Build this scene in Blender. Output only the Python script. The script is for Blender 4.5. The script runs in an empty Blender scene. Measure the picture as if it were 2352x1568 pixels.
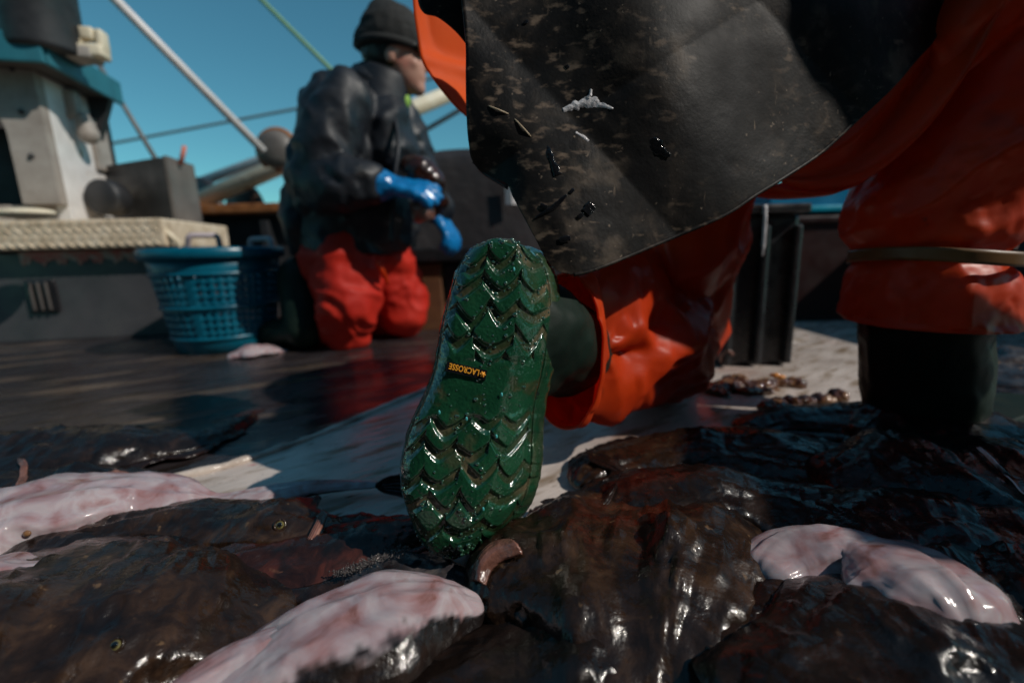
import bpy, bmesh, math, random
import numpy as np
from mathutils import Vector, Matrix
R = math.radians
scene = bpy.context.scene
COL = scene.collection

# ------------------------------------------------------------ camera
CAM_H, PITCH, ROLL, FPX = 0.33, R(11.2), R(1.7), 1045.0     # FPX: focal length in units of a 2352 px wide picture
_f = np.array([0, math.cos(PITCH), -math.sin(PITCH)])
_u0 = np.array([0, math.sin(PITCH), math.cos(PITCH)]); _r0 = np.array([1.0, 0, 0])
_r = math.cos(ROLL) * _r0 - math.sin(ROLL) * _u0
_u = math.sin(ROLL) * _r0 + math.cos(ROLL) * _u0
cam = bpy.data.cameras.new('camera'); cam_o = bpy.data.objects.new('camera', cam); COL.objects.link(cam_o)
cam_o.matrix_world = Matrix(((_r[0], _u[0], -_f[0], 0), (_r[1], _u[1], -_f[1], 0), (_r[2], _u[2], -_f[2], CAM_H), (0, 0, 0, 1)))
cam.sensor_width = 36; cam.lens = 36 * FPX / 2352; cam.clip_start = 0.02; cam.clip_end = 3000
cam.dof.use_dof = True; cam.dof.focus_distance = 0.425; cam.dof.aperture_fstop = 2.5; cam.dof.aperture_blades = 9
scene.camera = cam_o

# ------------------------------------------------------------ daylight
SUN_AZ, SUN_EL = R(-22), R(41)          # azimuth from +X towards +Y
S = Vector((math.cos(SUN_EL) * math.cos(SUN_AZ), math.cos(SUN_EL) * math.sin(SUN_AZ), math.sin(SUN_EL)))
world = bpy.data.worlds.new('World'); scene.world = world; world.use_nodes = True
wn = world.node_tree; bg = wn.nodes['Background']
sky = wn.nodes.new('ShaderNodeTexSky'); sky.sky_type = 'NISHITA'; sky.sun_disc = False
sky.sun_elevation = SUN_EL; sky.sun_rotation = R(90) - SUN_AZ; sky.air_density = 1.0; sky.dust_density = 0.0; sky.ozone_density = 2.5
tint = wn.nodes.new('ShaderNodeMix'); tint.data_type = 'RGBA'; tint.blend_type = 'MULTIPLY'
tint.inputs[0].default_value = 1.0; tint.inputs[7].default_value = (0.50, 1.04, 0.93, 1)
wn.links.new(sky.outputs[0], tint.inputs[6]); wn.links.new(tint.outputs[2], bg.inputs[0])
bg.inputs[1].default_value = 0.135
sun = bpy.data.lights.new('sun', 'SUN'); sun.energy = 5.0; sun.angle = R(0.5); sun.color = (1.0, 0.93, 0.84)
sun_o = bpy.data.objects.new('sun', sun); COL.objects.link(sun_o)
sun_o.rotation_euler = S.to_track_quat('Z', 'Y').to_euler(); sun_o.location = (3, 0, 4)
scene.view_settings.view_transform = 'Standard'; scene.view_settings.look = 'None'
scene.view_settings.gamma = 1; scene.view_settings.exposure = -0.68

# ------------------------------------------------------------ layout helpers
C0 = np.array([0, 0, CAM_H])
def ray(px, py):
    return _f + _r * ((px - 1176) / FPX) + _u * ((784 - py) / FPX)
def P(px, py, Y):                      # point at depth Y that the photo shows at (px,py)
    d = ray(px, py); return C0 + d * (Y / d[1])
def G(px, py, z=0.0):                  # point at height z
    d = ray(px, py); return C0 + d * ((z - CAM_H) / d[2])

def vnoise(p, seed=0):
    p = np.asarray(p, float); i = np.floor(p).astype(np.int64); f = p - i
    u = f * f * f * (f * (f * 6 - 15) + 10)
    def h(a, b, c):
        n = (a * 374761393 + b * 668265263 + c * 1440662683 + seed * 974634777) & 0xffffffff
        n = ((n ^ (n >> 13)) * 1274126177) & 0xffffffff
        return ((n ^ (n >> 16)) & 0xffffffff) / 2147483648.0 - 1
    x, y, z = i[:, 0], i[:, 1], i[:, 2]; r = 0
    for dx in (0, 1):
        for dy in (0, 1):
            for dz in (0, 1):
                w = (u[:, 0] if dx else 1 - u[:, 0]) * (u[:, 1] if dy else 1 - u[:, 1]) * (u[:, 2] if dz else 1 - u[:, 2])
                r = r + w * h(x + dx, y + dy, z + dz)
    return r
def fbm(p, octv=3, seed=0):
    a, s, r = 1.0, 1.0, 0
    for k in range(octv):
        r = r + a * vnoise(np.asarray(p) * s + 17.3 * k, seed + k); a *= .5; s *= 2.1
    return r
def ridge(p, seed=0):
    return 1 - 2 * np.abs(vnoise(p, seed))
def sstep(a, b, x):
    t = np.clip((np.asarray(x, float) - a) / (b - a), 0, 1); return t * t * (3 - 2 * t)
def crom(pts, n):
    pts = np.asarray(pts, float); m = len(pts)
    t = np.linspace(0, m - 1, n); i = np.clip(np.floor(t).astype(int), 0, m - 2); f = (t - i)[:, None]
    ext = np.vstack([2 * pts[0] - pts[1], pts, 2 * pts[-1] - pts[-2]])
    p0, p1, p2, p3 = ext[i], ext[i + 1], ext[i + 2], ext[i + 3]
    return .5 * (2 * p1 + (p2 - p0) * f + (2 * p0 - 5 * p1 + 4 * p2 - p3) * f ** 2 + (3 * p1 - p0 - 3 * p2 + p3) * f ** 3)
def lin(pts, n):
    pts = np.asarray(pts, float)
    d = np.r_[0, np.cumsum(np.linalg.norm(np.diff(pts, axis=0), axis=1))]
    t = np.linspace(0, d[-1], n)
    return np.stack([np.interp(t, d, pts[:, k]) for k in range(pts.shape[1])], 1)

# ------------------------------------------------------------ object helpers
LOC = {}
def thing(name, label, cat, loc, group=None):
    o = bpy.data.objects.new(name, None); COL.objects.link(o); o.empty_display_size = .05
    o.location = loc; o['label'] = label; o['category'] = cat
    if group: o['group'] = group
    LOC[o.name] = np.array(loc, float); return o
def setattr_(me, name, vals):
    a = me.attributes.new(name, 'FLOAT', 'POINT'); a.data.foreach_set('value', np.asarray(vals, np.float32))
def mk(name, V, F, mat, parent=None, smooth=True, attrs=None, label=None, cat=None, group=None, kind=None, base=None, solid=0, offs=0):
    V = np.asarray(V, float).reshape(-1, 3)
    if parent is not None: loc = LOC[parent.name]
    else:
        loc = np.array(base, float) if base is not None else np.array([V[:, 0].mean(), V[:, 1].mean(), V[:, 2].min()])
    me = bpy.data.meshes.new(name); me.from_pydata((V - loc).tolist(), [], [list(map(int, f)) for f in F])
    for k, v in (attrs or {}).items(): setattr_(me, k, v)
    if smooth: me.polygons.foreach_set('use_smooth', [True] * len(me.polygons))
    for m in (mat if isinstance(mat, (list, tuple)) else [mat]): me.materials.append(m)
    me.update()
    o = bpy.data.objects.new(name, me); COL.objects.link(o); LOC[o.name] = loc
    if parent is not None: o.parent = parent
    else: o.location = loc
    if label: o['label'] = label
    if cat: o['category'] = cat
    if group: o['group'] = group
    if kind: o['kind'] = kind
    if solid:
        s = o.modifiers.new('Solidify', 'SOLIDIFY'); s.thickness = solid; s.offset = offs
    return o
def gridF(n, m, cu=False, cv=False, off=0):
    F = []
    for i in range(n if cu else n - 1):
        for j in range(m if cv else m - 1):
            a, b = i * m + j, i * m + (j + 1) % m; c, d = ((i + 1) % n) * m + (j + 1) % m, ((i + 1) % n) * m + j
            F.append((off + a, off + d, off + c, off + b))
    return F
class MB:
    def __init__(s): s.V = []; s.F = []
    def add(s, V, F):
        o = sum(len(v) for v in s.V); s.V.append(np.asarray(V, float).reshape(-1, 3)); s.F += [tuple(i + o for i in f) for f in F]; return s
    def box(s, c, size, rot=None, bev=0):
        b = bmesh.new(); bmesh.ops.create_cube(b, size=1)
        bmesh.ops.scale(b, vec=size, verts=b.verts)
        if bev: bmesh.ops.bevel(b, geom=b.edges[:], offset=bev, segments=2, profile=.6, affect='EDGES')
        b.verts.index_update()
        V = np.array([v.co[:] for v in b.verts]); F = [[v.index for v in f.verts] for f in b.faces]; b.free()
        if rot is not None: V = V @ np.array(rot).T
        return s.add(V + np.array(c), F)
    def tube(s, pts, r, n=12, cap=True):
        pts = np.asarray(pts, float); m = len(pts); r = np.broadcast_to(np.asarray(r, float), (m,))
        T = np.gradient(pts, axis=0); T /= np.linalg.norm(T, axis=1)[:, None] + 1e-9
        a = np.array([0, 0, 1.0]) if abs(T[0][2]) < .9 else np.array([1.0, 0, 0]); rings = []
        for k in range(m):
            s1 = np.cross(T[k], a); s1 /= np.linalg.norm(s1); a2 = np.cross(s1, T[k]); a = a2
            th = np.linspace(0, 2 * math.pi, n, endpoint=False)
            rings.append(pts[k] + r[k] * (np.cos(th)[:, None] * s1 + np.sin(th)[:, None] * a2))
        V = np.concatenate(rings); F = gridF(m, n, cv=True)
        if cap: F += [tuple(range(n)), tuple(reversed(range((m - 1) * n, m * n)))]
        return s.add(V, F)
    def ball(s, c, r, rot=None, n=14):
        r = np.broadcast_to(np.asarray(r, float), (3,)); th = np.linspace(0, math.pi, n)[1:-1]; ph = np.linspace(0, 2 * math.pi, 2 * n, endpoint=False)
        V = np.array([[math.sin(t) * math.cos(p), math.sin(t) * math.sin(p), math.cos(t)] for t in th for p in ph])
        V = np.vstack([V, [[0, 0, 1], [0, 0, -1]]]) * r
        if rot is not None: V = V @ np.array(rot).T
        F = gridF(n - 2, 2 * n, cv=True); k = (n - 2) * 2 * n
        for j in range(2 * n):
            F.append((j, (j + 1) % (2 * n), k)); q = (n - 3) * 2 * n; F.append((q + (j + 1) % (2 * n), q + j, k + 1))
        return s.add(V + np.array(c), F)
    def cap(s, p0, r0, p1, r1, n=16, k=6):            # tapered capsule
        p0, p1 = np.array(p0, float), np.array(p1, float); d = p1 - p0; L = np.linalg.norm(d); d = d / L
        pts, rr = [], []
        for a in np.linspace(-math.pi / 2 * .98, 0, k): pts.append(p0 + d * r0 * math.sin(a)); rr.append(r0 * math.cos(a))
        for a in np.linspace(0, math.pi / 2 * .98, k): pts.append(p1 + d * r1 * math.sin(a)); rr.append(r1 * math.cos(a))
        return s.tube(np.array(pts), rr, n)
    def chain(s, pts, rs, n=16):
        for a, b, ra, rb in zip(pts[:-1], pts[1:], rs[:-1], rs[1:]): s.cap(a, ra, b, rb, n)
        return s
    def lathe(s, c, prof, n=32, rot=None, closed=False):
        th = np.linspace(0, 2 * math.pi, n, endpoint=False)
        V = np.array([[r * math.cos(t), r * math.sin(t), z] for r, z in prof for t in th])
        if rot is not None: V = V @ np.array(rot).T
        return s.add(V + np.array(c), gridF(len(prof), n, cu=closed, cv=True))
    def build(s, name, mat, parent=None, **k):
        return mk(name, np.concatenate(s.V), s.F, mat, parent, **k)
    def remesh(s, voxel, smooth=4):                    # fuse everything into one continuous skin
        me = bpy.data.meshes.new('tmp'); me.from_pydata(np.concatenate(s.V).tolist(), [], s.F)
        o = bpy.data.objects.new('tmp', me); COL.objects.link(o)
        r = o.modifiers.new('r', 'REMESH'); r.mode = 'VOXEL'; r.voxel_size = voxel
        if smooth:
            q = o.modifiers.new('s', 'SMOOTH'); q.factor = .5; q.iterations = smooth
        dg = bpy.context.evaluated_depsgraph_get(); e = bpy.data.meshes.new_from_object(o.evaluated_get(dg))
        V = np.empty(len(e.vertices) * 3); e.vertices.foreach_get('co', V); V = V.reshape(-1, 3)
        N = np.empty(len(e.vertices) * 3); e.vertices.foreach_get('normal', N); N = N.reshape(-1, 3)
        F = [tuple(p.vertices) for p in e.polygons]
        bpy.data.objects.remove(o); bpy.data.meshes.remove(me); bpy.data.meshes.remove(e)
        return V, N, F
def vnormals(V, F):
    V = np.asarray(V, float); N = np.zeros_like(V); Fq = np.array([f[:3] for f in F]); G_ = np.array([(f[0], f[2], f[3]) for f in F if len(f) > 3]).reshape(-1, 3)
    for T in (Fq, G_):
        if len(T) == 0: continue
        n = np.cross(V[T[:, 1]] - V[T[:, 0]], V[T[:, 2]] - V[T[:, 0]])
        for k in range(3): np.add.at(N, T[:, k], n)
    return N / (np.linalg.norm(N, axis=1)[:, None] + 1e-12)

# ------------------------------------------------------------ materials
def mat(name, ramp, scale=8, detail=6, stretch=(1, 1, 1), rough=(.4, .6), bump=(0, 40), spec=.5, coat=0, metal=0, transl=0, tcol=None,
        attr=None, extra=None, bump2=None, rot=(0, 0, 0), dist=0.0, rscale=None):
    m = bpy.data.materials.new(name); m.use_nodes = True; nt = m.node_tree; N = nt.nodes; L = nt.links.new
    b = N['Principled BSDF']; b.inputs['Specular IOR Level'].default_value = spec; b.inputs['Metallic'].default_value = metal
    b.inputs['Coat Weight'].default_value = coat; b.inputs['Coat Roughness'].default_value = .06
    tc = N.new('ShaderNodeTexCoord'); mp = N.new('ShaderNodeMapping'); mp.inputs['Scale'].default_value = stretch; mp.inputs['Rotation'].default_value = rot
    L(tc.outputs['Object'], mp.inputs[0])
    nz = N.new('ShaderNodeTexNoise'); nz.inputs['Scale'].default_value = scale; nz.inputs['Detail'].default_value = detail; nz.inputs['Roughness'].default_value = .62; nz.inputs['Distortion'].default_value = dist
    L(mp.outputs[0], nz.inputs['Vector'])
    cr = N.new('ShaderNodeValToRGB'); e = cr.color_ramp.elements
    for k, (p, c) in enumerate(ramp):
        el = e[k] if k < 2 else e.new(p)
        el.position = p; el.color = (*c, 1)
    L(nz.outputs['Fac'], cr.inputs[0]); colr = cr.outputs[0]
    def mixc(a, fac, c):
        x = N.new('ShaderNodeMix'); x.data_type = 'RGBA'; L(a, x.inputs[6])
        if hasattr(c, 'links'): L(c, x.inputs[7])
        else: x.inputs[7].default_value = (*c, 1)
        L(fac, x.inputs[0]); return x.outputs[2]
    def spots(sc, lo, hi, st=(1, 1, 1), kind='noise', seed=0.0, rot_=(0, 0, 0), det=3, mask=None):
        mp2 = N.new('ShaderNodeMapping'); mp2.inputs['Scale'].default_value = st; mp2.inputs['Location'].default_value = (seed, seed * .7, seed * 1.3); mp2.inputs['Rotation'].default_value = rot_
        L(tc.outputs['Object'], mp2.inputs[0])
        t = N.new('ShaderNodeTexNoise'); t.inputs['Scale'].default_value = sc; t.inputs['Detail'].default_value = det
        L(mp2.outputs[0], t.inputs['Vector'])
        r = N.new('ShaderNodeMapRange'); r.interpolation_type = 'SMOOTHSTEP'; r.inputs[1].default_value = lo; r.inputs[2].default_value = hi
        L(t.outputs['Fac'], r.inputs[0])
        if mask:
            k_ = N.new('ShaderNodeMath'); k_.operation = 'MULTIPLY'; L(r.outputs[0], k_.inputs[0]); L(spots(*mask), k_.inputs[1]); return k_.outputs[0]
        return r.outputs[0]
    rr = N.new('ShaderNodeMapRange'); rr.inputs[1].default_value = .3; rr.inputs[2].default_value = .7; rr.inputs[3].default_value, rr.inputs[4].default_value = rough
    n2 = N.new('ShaderNodeTexNoise'); n2.inputs['Scale'].default_value = rscale or scale * 1.7; n2.inputs['Detail'].default_value = 4; L(mp.outputs[0], n2.inputs['Vector'])
    L(n2.outputs['Fac'], rr.inputs[0]); rgh = rr.outputs[0]
    for x in (extra or []):
        f = spots(*x[1:4], **(x[4] if len(x) > 4 else {})); colr = mixc(colr, f, x[0])
    if attr:
        for an, ac in attr:
            at = N.new('ShaderNodeAttribute'); at.attribute_name = an
            if isinstance(ac, list):
                c2 = N.new('ShaderNodeValToRGB'); e2 = c2.color_ramp.elements
                for k, (p, c) in enumerate(ac):
                    el = e2[k] if k < 2 else e2.new(p)
                    el.position = p; el.color = (*c, 1)
                n3 = N.new('ShaderNodeTexNoise'); n3.inputs['Scale'].default_value = scale * .8; n3.inputs['Detail'].default_value = 5; n3.inputs['Distortion'].default_value = .6; L(mp.outputs[0], n3.inputs['Vector']); L(n3.outputs['Fac'], c2.inputs[0]); ac = c2.outputs[0]
            colr = mixc(colr, at.outputs['Fac'], ac)
    L(colr, b.inputs['Base Color']); L(rgh, b.inputs['Roughness'])
    if bump[0]:
        nb = N.new('ShaderNodeTexNoise'); nb.inputs['Scale'].default_value = bump[1]; nb.inputs['Detail'].default_value = 5; L(mp.outputs[0], nb.inputs['Vector'])
        bu = N.new('ShaderNodeBump'); bu.inputs['Strength'].default_value = bump[0]; bu.inputs['Distance'].default_value = bump[2] if len(bump) > 2 else .002
        L(nb.outputs['Fac'], bu.inputs['Height']); L(bu.outputs[0], b.inputs['Normal']); L(bu.outputs[0], b.inputs['Coat Normal'])
        if attr and attr[0][0] == 'belly':
            fa = N.new('ShaderNodeMapRange'); fa.inputs[3].default_value = bump[0]; fa.inputs[4].default_value = bump[0] * .08; L(at.outputs['Fac'], fa.inputs[0]); L(fa.outputs[0], bu.inputs['Strength'])
            fb_ = N.new('ShaderNodeMix'); fb_.data_type = 'FLOAT'; L(at.outputs['Fac'], fb_.inputs[0]); L(rgh, fb_.inputs[2]); fb_.inputs[3].default_value = .2; L(fb_.outputs[0], b.inputs['Roughness'])
            fc = N.new('ShaderNodeMath'); fc.operation = 'MULTIPLY'; fc.inputs[1].default_value = .35; L(at.outputs['Fac'], fc.inputs[0]); L(fc.outputs[0], b.inputs['Subsurface Weight'])
            b.inputs['Subsurface Radius'].default_value = (.012, .005, .004); b.inputs['Subsurface Scale'].default_value = .6
    if transl:
        tr = N.new('ShaderNodeBsdfTranslucent'); mx = N.new('ShaderNodeMixShader'); mx.inputs[0].default_value = transl
        if tcol: tr.inputs[0].default_value = (*tcol, 1)
        else: L(colr, tr.inputs[0])
        out = N['Material Output']; L(b.outputs[0], mx.inputs[1]); L(tr.outputs[0], mx.inputs[2]); L(mx.outputs[0], out.inputs[0])
    return m
M = {}
M['sea'] = mat('sea_water', [(.3, (.004, .02, .03)), (.7, (.01, .04, .055))], scale=.6, rough=(.08, .2), bump=(.6, 1.2, .3))
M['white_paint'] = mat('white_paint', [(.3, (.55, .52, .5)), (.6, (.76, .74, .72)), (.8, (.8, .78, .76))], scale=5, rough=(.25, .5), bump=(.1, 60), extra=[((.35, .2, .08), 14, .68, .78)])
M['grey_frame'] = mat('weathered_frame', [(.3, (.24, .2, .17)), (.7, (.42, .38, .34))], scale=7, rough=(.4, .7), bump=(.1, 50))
M['teal_paint'] = mat('teal_paint', [(.3, (.02, .12, .16)), (.7, (.03, .2, .25))], scale=6, rough=(.35, .6))
M['dark_steel'] = mat('dark_steel', [(.3, (.012, .013, .015)), (.7, (.035, .035, .038))], scale=9, rough=(.35, .6), bump=(.15, 50))
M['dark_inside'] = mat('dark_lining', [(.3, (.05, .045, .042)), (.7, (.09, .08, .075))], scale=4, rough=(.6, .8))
M['brown_steel'] = mat('brown_steel', [(.3, (.10, .085, .075)), (.7, (.17, .15, .135))], scale=8, rough=(.4, .65))
M['rust'] = mat('rusty_steel', [(.3, (.14, .045, .012)), (.55, (.32, .12, .035)), (.75, (.2, .12, .08))], scale=14, rough=(.5, .8), bump=(.3, 60))
M['drum'] = mat('rusty_dark_steel', [(.3, (.03, .017, .012)), (.7, (.09, .045, .03))], scale=12, rough=(.5, .7), bump=(.3, 60))
M['cream'] = mat('cream_paint', [(.3, (.62, .50, .33)), (.6, (.78, .69, .52)), (.8, (.84, .78, .66))], scale=9, rough=(.35, .6), extra=[((.3, .14, .04), 12, .64, .74)])
M['rod'] = mat('pale_rod', [(.3, (.6, .55, .53)), (.7, (.78, .73, .72))], scale=20, rough=(.4, .6))
M['cable'] = mat('grey_cable', [(.3, (.1, .11, .11)), (.7, (.2, .2, .2))], scale=60, rough=(.4, .6))
M['green_rope'] = mat('green_rope', [(.3, (.13, .28, .16)), (.7, (.25, .42, .2))], scale=60, rough=(.6, .8))
M['plate'] = mat('aluminium_tread_plate', [(.3, (.50, .38, .25)), (.55, (.78, .64, .47)), (.75, (.86, .75, .60))], scale=16, rough=(.35, .55), metal=.1, bump=(.2, 60))
M['box'] = mat('grey_gelcoat', [(.3, (.045, .044, .05)), (.6, (.075, .072, .078)), (.8, (.10, .097, .098))], scale=5, rough=(.25, .5), bump=(.1, 50))
M['redscuff'] = mat('red_scuffed_paint', [(.38, (.5, .42, .36)), (.5, (.55, .2, .15)), (.6, (.6, .08, .06)), (.7, (.5, .42, .36))], scale=16, rough=(.3, .5))
M['basket'] = mat('blue_plastic', [(.3, (.0, .10, .17)), (.7, (.004, .155, .24))], scale=10, rough=(.22, .42), bump=(.15, 70), transl=.18, tcol=(.0, .35, .45))
M['grey_plastic'] = mat('grey_plastic', [(.3, (.34, .29, .32)), (.7, (.5, .44, .47))], scale=10, rough=(.4, .6))
M['black_plastic'] = mat('wet_black_plastic', [(.3, (.008, .009, .011)), (.7, (.024, .024, .027))], scale=10, rough=(.12, .4), bump=(.2, 50))
M['dark_grey'] = mat('dark_grey_vinyl', [(.3, (.022, .020, .022)), (.7, (.055, .046, .046))], scale=5, rough=(.35, .55), bump=(.3, 14, .02))
M['maroon'] = mat('maroon_plastic', [(.3, (.014, .004, .004)), (.7, (.028, .008, .007))], scale=7, rough=(.3, .5))
M['plywood'] = mat('brown_plywood', [(.3, (.09, .035, .015)), (.7, (.17, .075, .03))], scale=6, stretch=(1, 1, 6), rough=(.5, .7))
M['blue_plastic'] = mat('bright_blue_plastic', [(.3, (.0, .12, .24)), (.7, (.01, .2, .36))], scale=8, rough=(.25, .4))
M['orange_pvc'] = mat('orange_oilskin', [(.3, (.52, .042, .007)), (.7, (.68, .074, .010))], scale=9, rough=(.30, .55), bump=(.25, 40, .003), spec=.4, transl=.42, tcol=(1.0, .13, .008),
    extra=[((.28, .035, .012), 18, .62, .8), ((.20, .05, .03), 45, .66, .78, dict(det=6))])
M['orange_matte'] = mat('bright_orange_oilskin', [(.3, (.8, .10, .010)), (.7, (.88, .13, .014))], scale=9, rough=(.55, .7), bump=(.2, 30, .003), spec=.2, transl=.3, tcol=(1.0, .14, .01))
M['red_pvc'] = mat('red_oilskin', [(.3, (.48, .018, .010)), (.7, (.60, .030, .014))], scale=9, rough=(.5, .75), bump=(.3, 24, .006), spec=.3, transl=.2, tcol=(.8, .03, .02))
M['cuff_band'] = mat('tan_rubber_band', [(.3, (.13, .06, .018)), (.7, (.20, .10, .032))], scale=20, rough=(.35, .55), transl=.2)
M['apron'] = mat('black_rubber_apron', [(.38, (.004, .0039, .004)), (.52, (.0075, .0065, .006)), (.63, (.020, .0155, .0125)), (.76, (.07, .053, .04))], scale=22, detail=15, dist=1.2, rough=(.4, .75), bump=(.3, 260, .001), spec=.2, rscale=10,
    extra=[((.15, .11, .08), 55, .54, .72, dict(st=(1, 1, 2.0), det=12, mask=(6, .47, .62))), ((.085, .066, .05), 24, .52, .7, dict(det=14, seed=21, mask=(4, .46, .6))), ((.22, .165, .12), 85, .66, .76, dict(st=(1, 1, .22), det=6, seed=4, rot_=(0, R(25), 0), mask=(5, .48, .6))), ((.20, .15, .11), 80, .67, .77, dict(st=(.2, 1, 1), det=6, seed=14, rot_=(0, R(-35), 0), mask=(7, .5, .62))), ((.16, .125, .095), 150, .67, .74, dict(det=4, seed=31)), ((.004, .004, .0045), 7, .50, .64, dict(seed=9, st=(1, 1, .6)))])
M['apron_back'] = mat('black_rubber_back', [(.3, (.006, .006, .006)), (.7, (.012, .012, .012))], scale=9, rough=(.5, .7))
M['wet_black'] = mat('wet_black_smear', [(.3, (.004, .004, .005)), (.7, (.009, .009, .01))], scale=50, rough=(.05, .15), bump=(.5, 260, .001))
M['foam'] = mat('white_slime_foam', [(.3, (.35, .33, .34)), (.6, (.75, .74, .76))], scale=90, rough=(.1, .3), bump=(.8, 240, .002))
M['straw'] = mat('straw', [(.3, (.45, .34, .22)), (.7, (.62, .5, .36))], scale=60, rough=(.5, .7))
M['jacket'] = mat('navy_oilskin_jacket', [(.3, (.006, .008, .012)), (.7, (.014, .017, .023))], scale=8, rough=(.4, .65), bump=(.3, 40, .004), spec=.4, extra=[((.045, .045, .045), 20, .6, .75)])
M['beanie'] = mat('black_knit', [(.3, (.010, .010, .010)), (.7, (.022, .021, .019))], scale=60, rough=(.8, .95), bump=(.5, 150, .003))
M['skin'] = mat('skin', [(.3, (.42, .2, .14)), (.7, (.55, .3, .22))], scale=14, rough=(.4, .55), bump=(.1, 120), extra=[((.5, .14, .1), 9, .5, .75)])
M['hair'] = mat('dark_hair', [(.3, (.008, .006, .005)), (.7, (.02, .015, .012))], scale=80, rough=(.4, .6))
M['lens'] = mat('amber_lens', [(.3, (.18, .05, .004)), (.7, (.28, .09, .008))], scale=5, rough=(.03, .08), coat=.5)
M['black_frame'] = mat('black_frame', [(.3, (.006, .006, .006)), (.7, (.012, .012, .012))], scale=9, rough=(.2, .4))
M['green_shirt'] = mat('lime_green_shirt', [(.3, (.2, .4, .06)), (.7, (.3, .5, .1))], scale=30, rough=(.7, .9))
M['glove'] = mat('blue_rubber_glove', [(.3, (.0, .12, .34)), (.7, (.008, .20, .48))], scale=22, rough=(.22, .4), bump=(.3, 60))
M['boot_black'] = mat('wet_black_green_rubber', [(.3, (.004, .010, .0075)), (.7, (.009, .020, .014))], scale=9, rough=(.45, .75), bump=(.3, 60, .002), spec=.18, extra=[((.03, .03, .022), 20, .66, .8, dict(st=(1, 1, .3)))])
M['sole'] = mat('green_rubber_sole', [(.3, (.005, .034, .016)), (.6, (.009, .056, .025)), (.8, (.016, .070, .032))], scale=22, rough=(.06, .22), bump=(.45, 150, .0014), coat=.6, rscale=40,
    attr=[('mud', [(.3, (.012, .035, .014)), (.50, (.035, .040, .018)), (.66, (.17, .125, .075))])])
M['sole_label'] = mat('black_label', [(.3, (.006, .006, .008)), (.7, (.014, .013, .015))], scale=50, rough=(.15, .3))
M['label_orange'] = mat('orange_lettering', [(.3, (.75, .3, .02)), (.7, (.85, .38, .04))], scale=80, rough=(.3, .5))
M['droplet'] = mat('water_droplet', [(.3, (.012, .06, .03)), (.7, (.02, .08, .04))], scale=9, rough=(.05, .10), coat=1.0, spec=.5)
M['droplet'].node_tree.nodes['Principled BSDF'].inputs['IOR'].default_value = 2.6
M['teal_fleck'] = mat('teal_paint_fleck', [(.3, (.05, .35, .36)), (.7, (.1, .5, .5))], scale=50, rough=(.3, .5))
BELLY = [(.26, (.16, .06, .045)), (.36, (.30, .17, .175)), (.47, (.36, .27, .29)), (.6, (.43, .375, .395)), (.72, (.34, .22, .225)), (.8, (.16, .075, .045))]
def fishmat(name, dark, mid, light, belly=BELLY, tan=(.2, .12, .06)):
    return mat(name, [(.3, dark), (.5, mid), (.68, light)], scale=34, detail=10, dist=.9, rough=(.16, .42), bump=(.45, 115, .003), spec=.25, rscale=40, coat=.38,
               attr=[('belly', belly)], extra=[(tan, 75, .66, .74, dict(det=5)), ((.008, .006, .006), 16, .55, .7, dict(seed=5))])
M['fish_brown'] = fishmat('brown_monkfish_skin', (.007, .0042, .003), (.022, .0115, .007), (.055, .029, .016), tan=(.13, .075, .038))
M['fish_dark'] = fishmat('blackish_monkfish_skin', (.005, .0036, .0034), (.011, .0072, .006), (.024, .014, .011), tan=(.05, .028, .017))
M['fish_red'] = fishmat('reddish_monkfish_skin', (.008, .0035, .003), (.028, .010, .007), (.085, .022, .014), tan=(.12, .05, .03))
M['fish_grey'] = fishmat('grey_blue_fish_skin', (.018, .017, .02), (.04, .036, .04), (.1, .085, .08))
M['fish_pale'] = fishmat('pale_skin', (.05, .03, .026), (.12, .07, .06), (.2, .13, .11))
M['fin'] = mat('dark_fin', [(.3, (.006, .004, .004)), (.6, (.022, .011, .008)), (.75, (.06, .028, .02))], scale=60, stretch=(1, 1, 1), rough=(.12, .35), bump=(.6, 120, .002), transl=.15, tcol=(.3, .06, .03))
M['fin_white'] = mat('pale_fin', [(.3, (.5, .44, .46)), (.7, (.75, .72, .74))], scale=26, rough=(.15, .35), bump=(.4, 120, .002), extra=[((.01, .008, .009), 30, .55, .7)])
M['lip'] = mat('pink_brown_mouth', [(.3, (.07, .03, .022)), (.55, (.22, .10, .075)), (.75, (.42, .25, .2))], scale=30, rough=(.06, .25), bump=(.6, 90, .004), coat=.4)
M['eye'] = mat('fish_eye', [(.3, (.10, .085, .025)), (.7, (.2, .17, .06))], scale=90, rough=(.03, .08), coat=1, attr=[('pupil', (.004, .005, .006))])
M['offal'] = mat('fish_scrap', [(.3, (.02, .009, .006)), (.5, (.09, .035, .02)), (.7, (.3, .16, .07))], scale=30, rough=(.05, .2), bump=(.7, 90, .004), coat=.5)
M['orange_scrap'] = mat('orange_scrap', [(.3, (.45, .14, .02)), (.7, (.7, .3, .05))], scale=30, rough=(.05, .2), bump=(.6, 90), coat=.5)
M['blood'] = mat('blood_stained_weld', [(.34, (.12, .07, .05)), (.5, (.5, .42, .36)), (.6, (.6, .52, .46)), (.72, (.4, .03, .02))], scale=9, rough=(.12, .35), bump=(.6, 80, .003), coat=.3)

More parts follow.
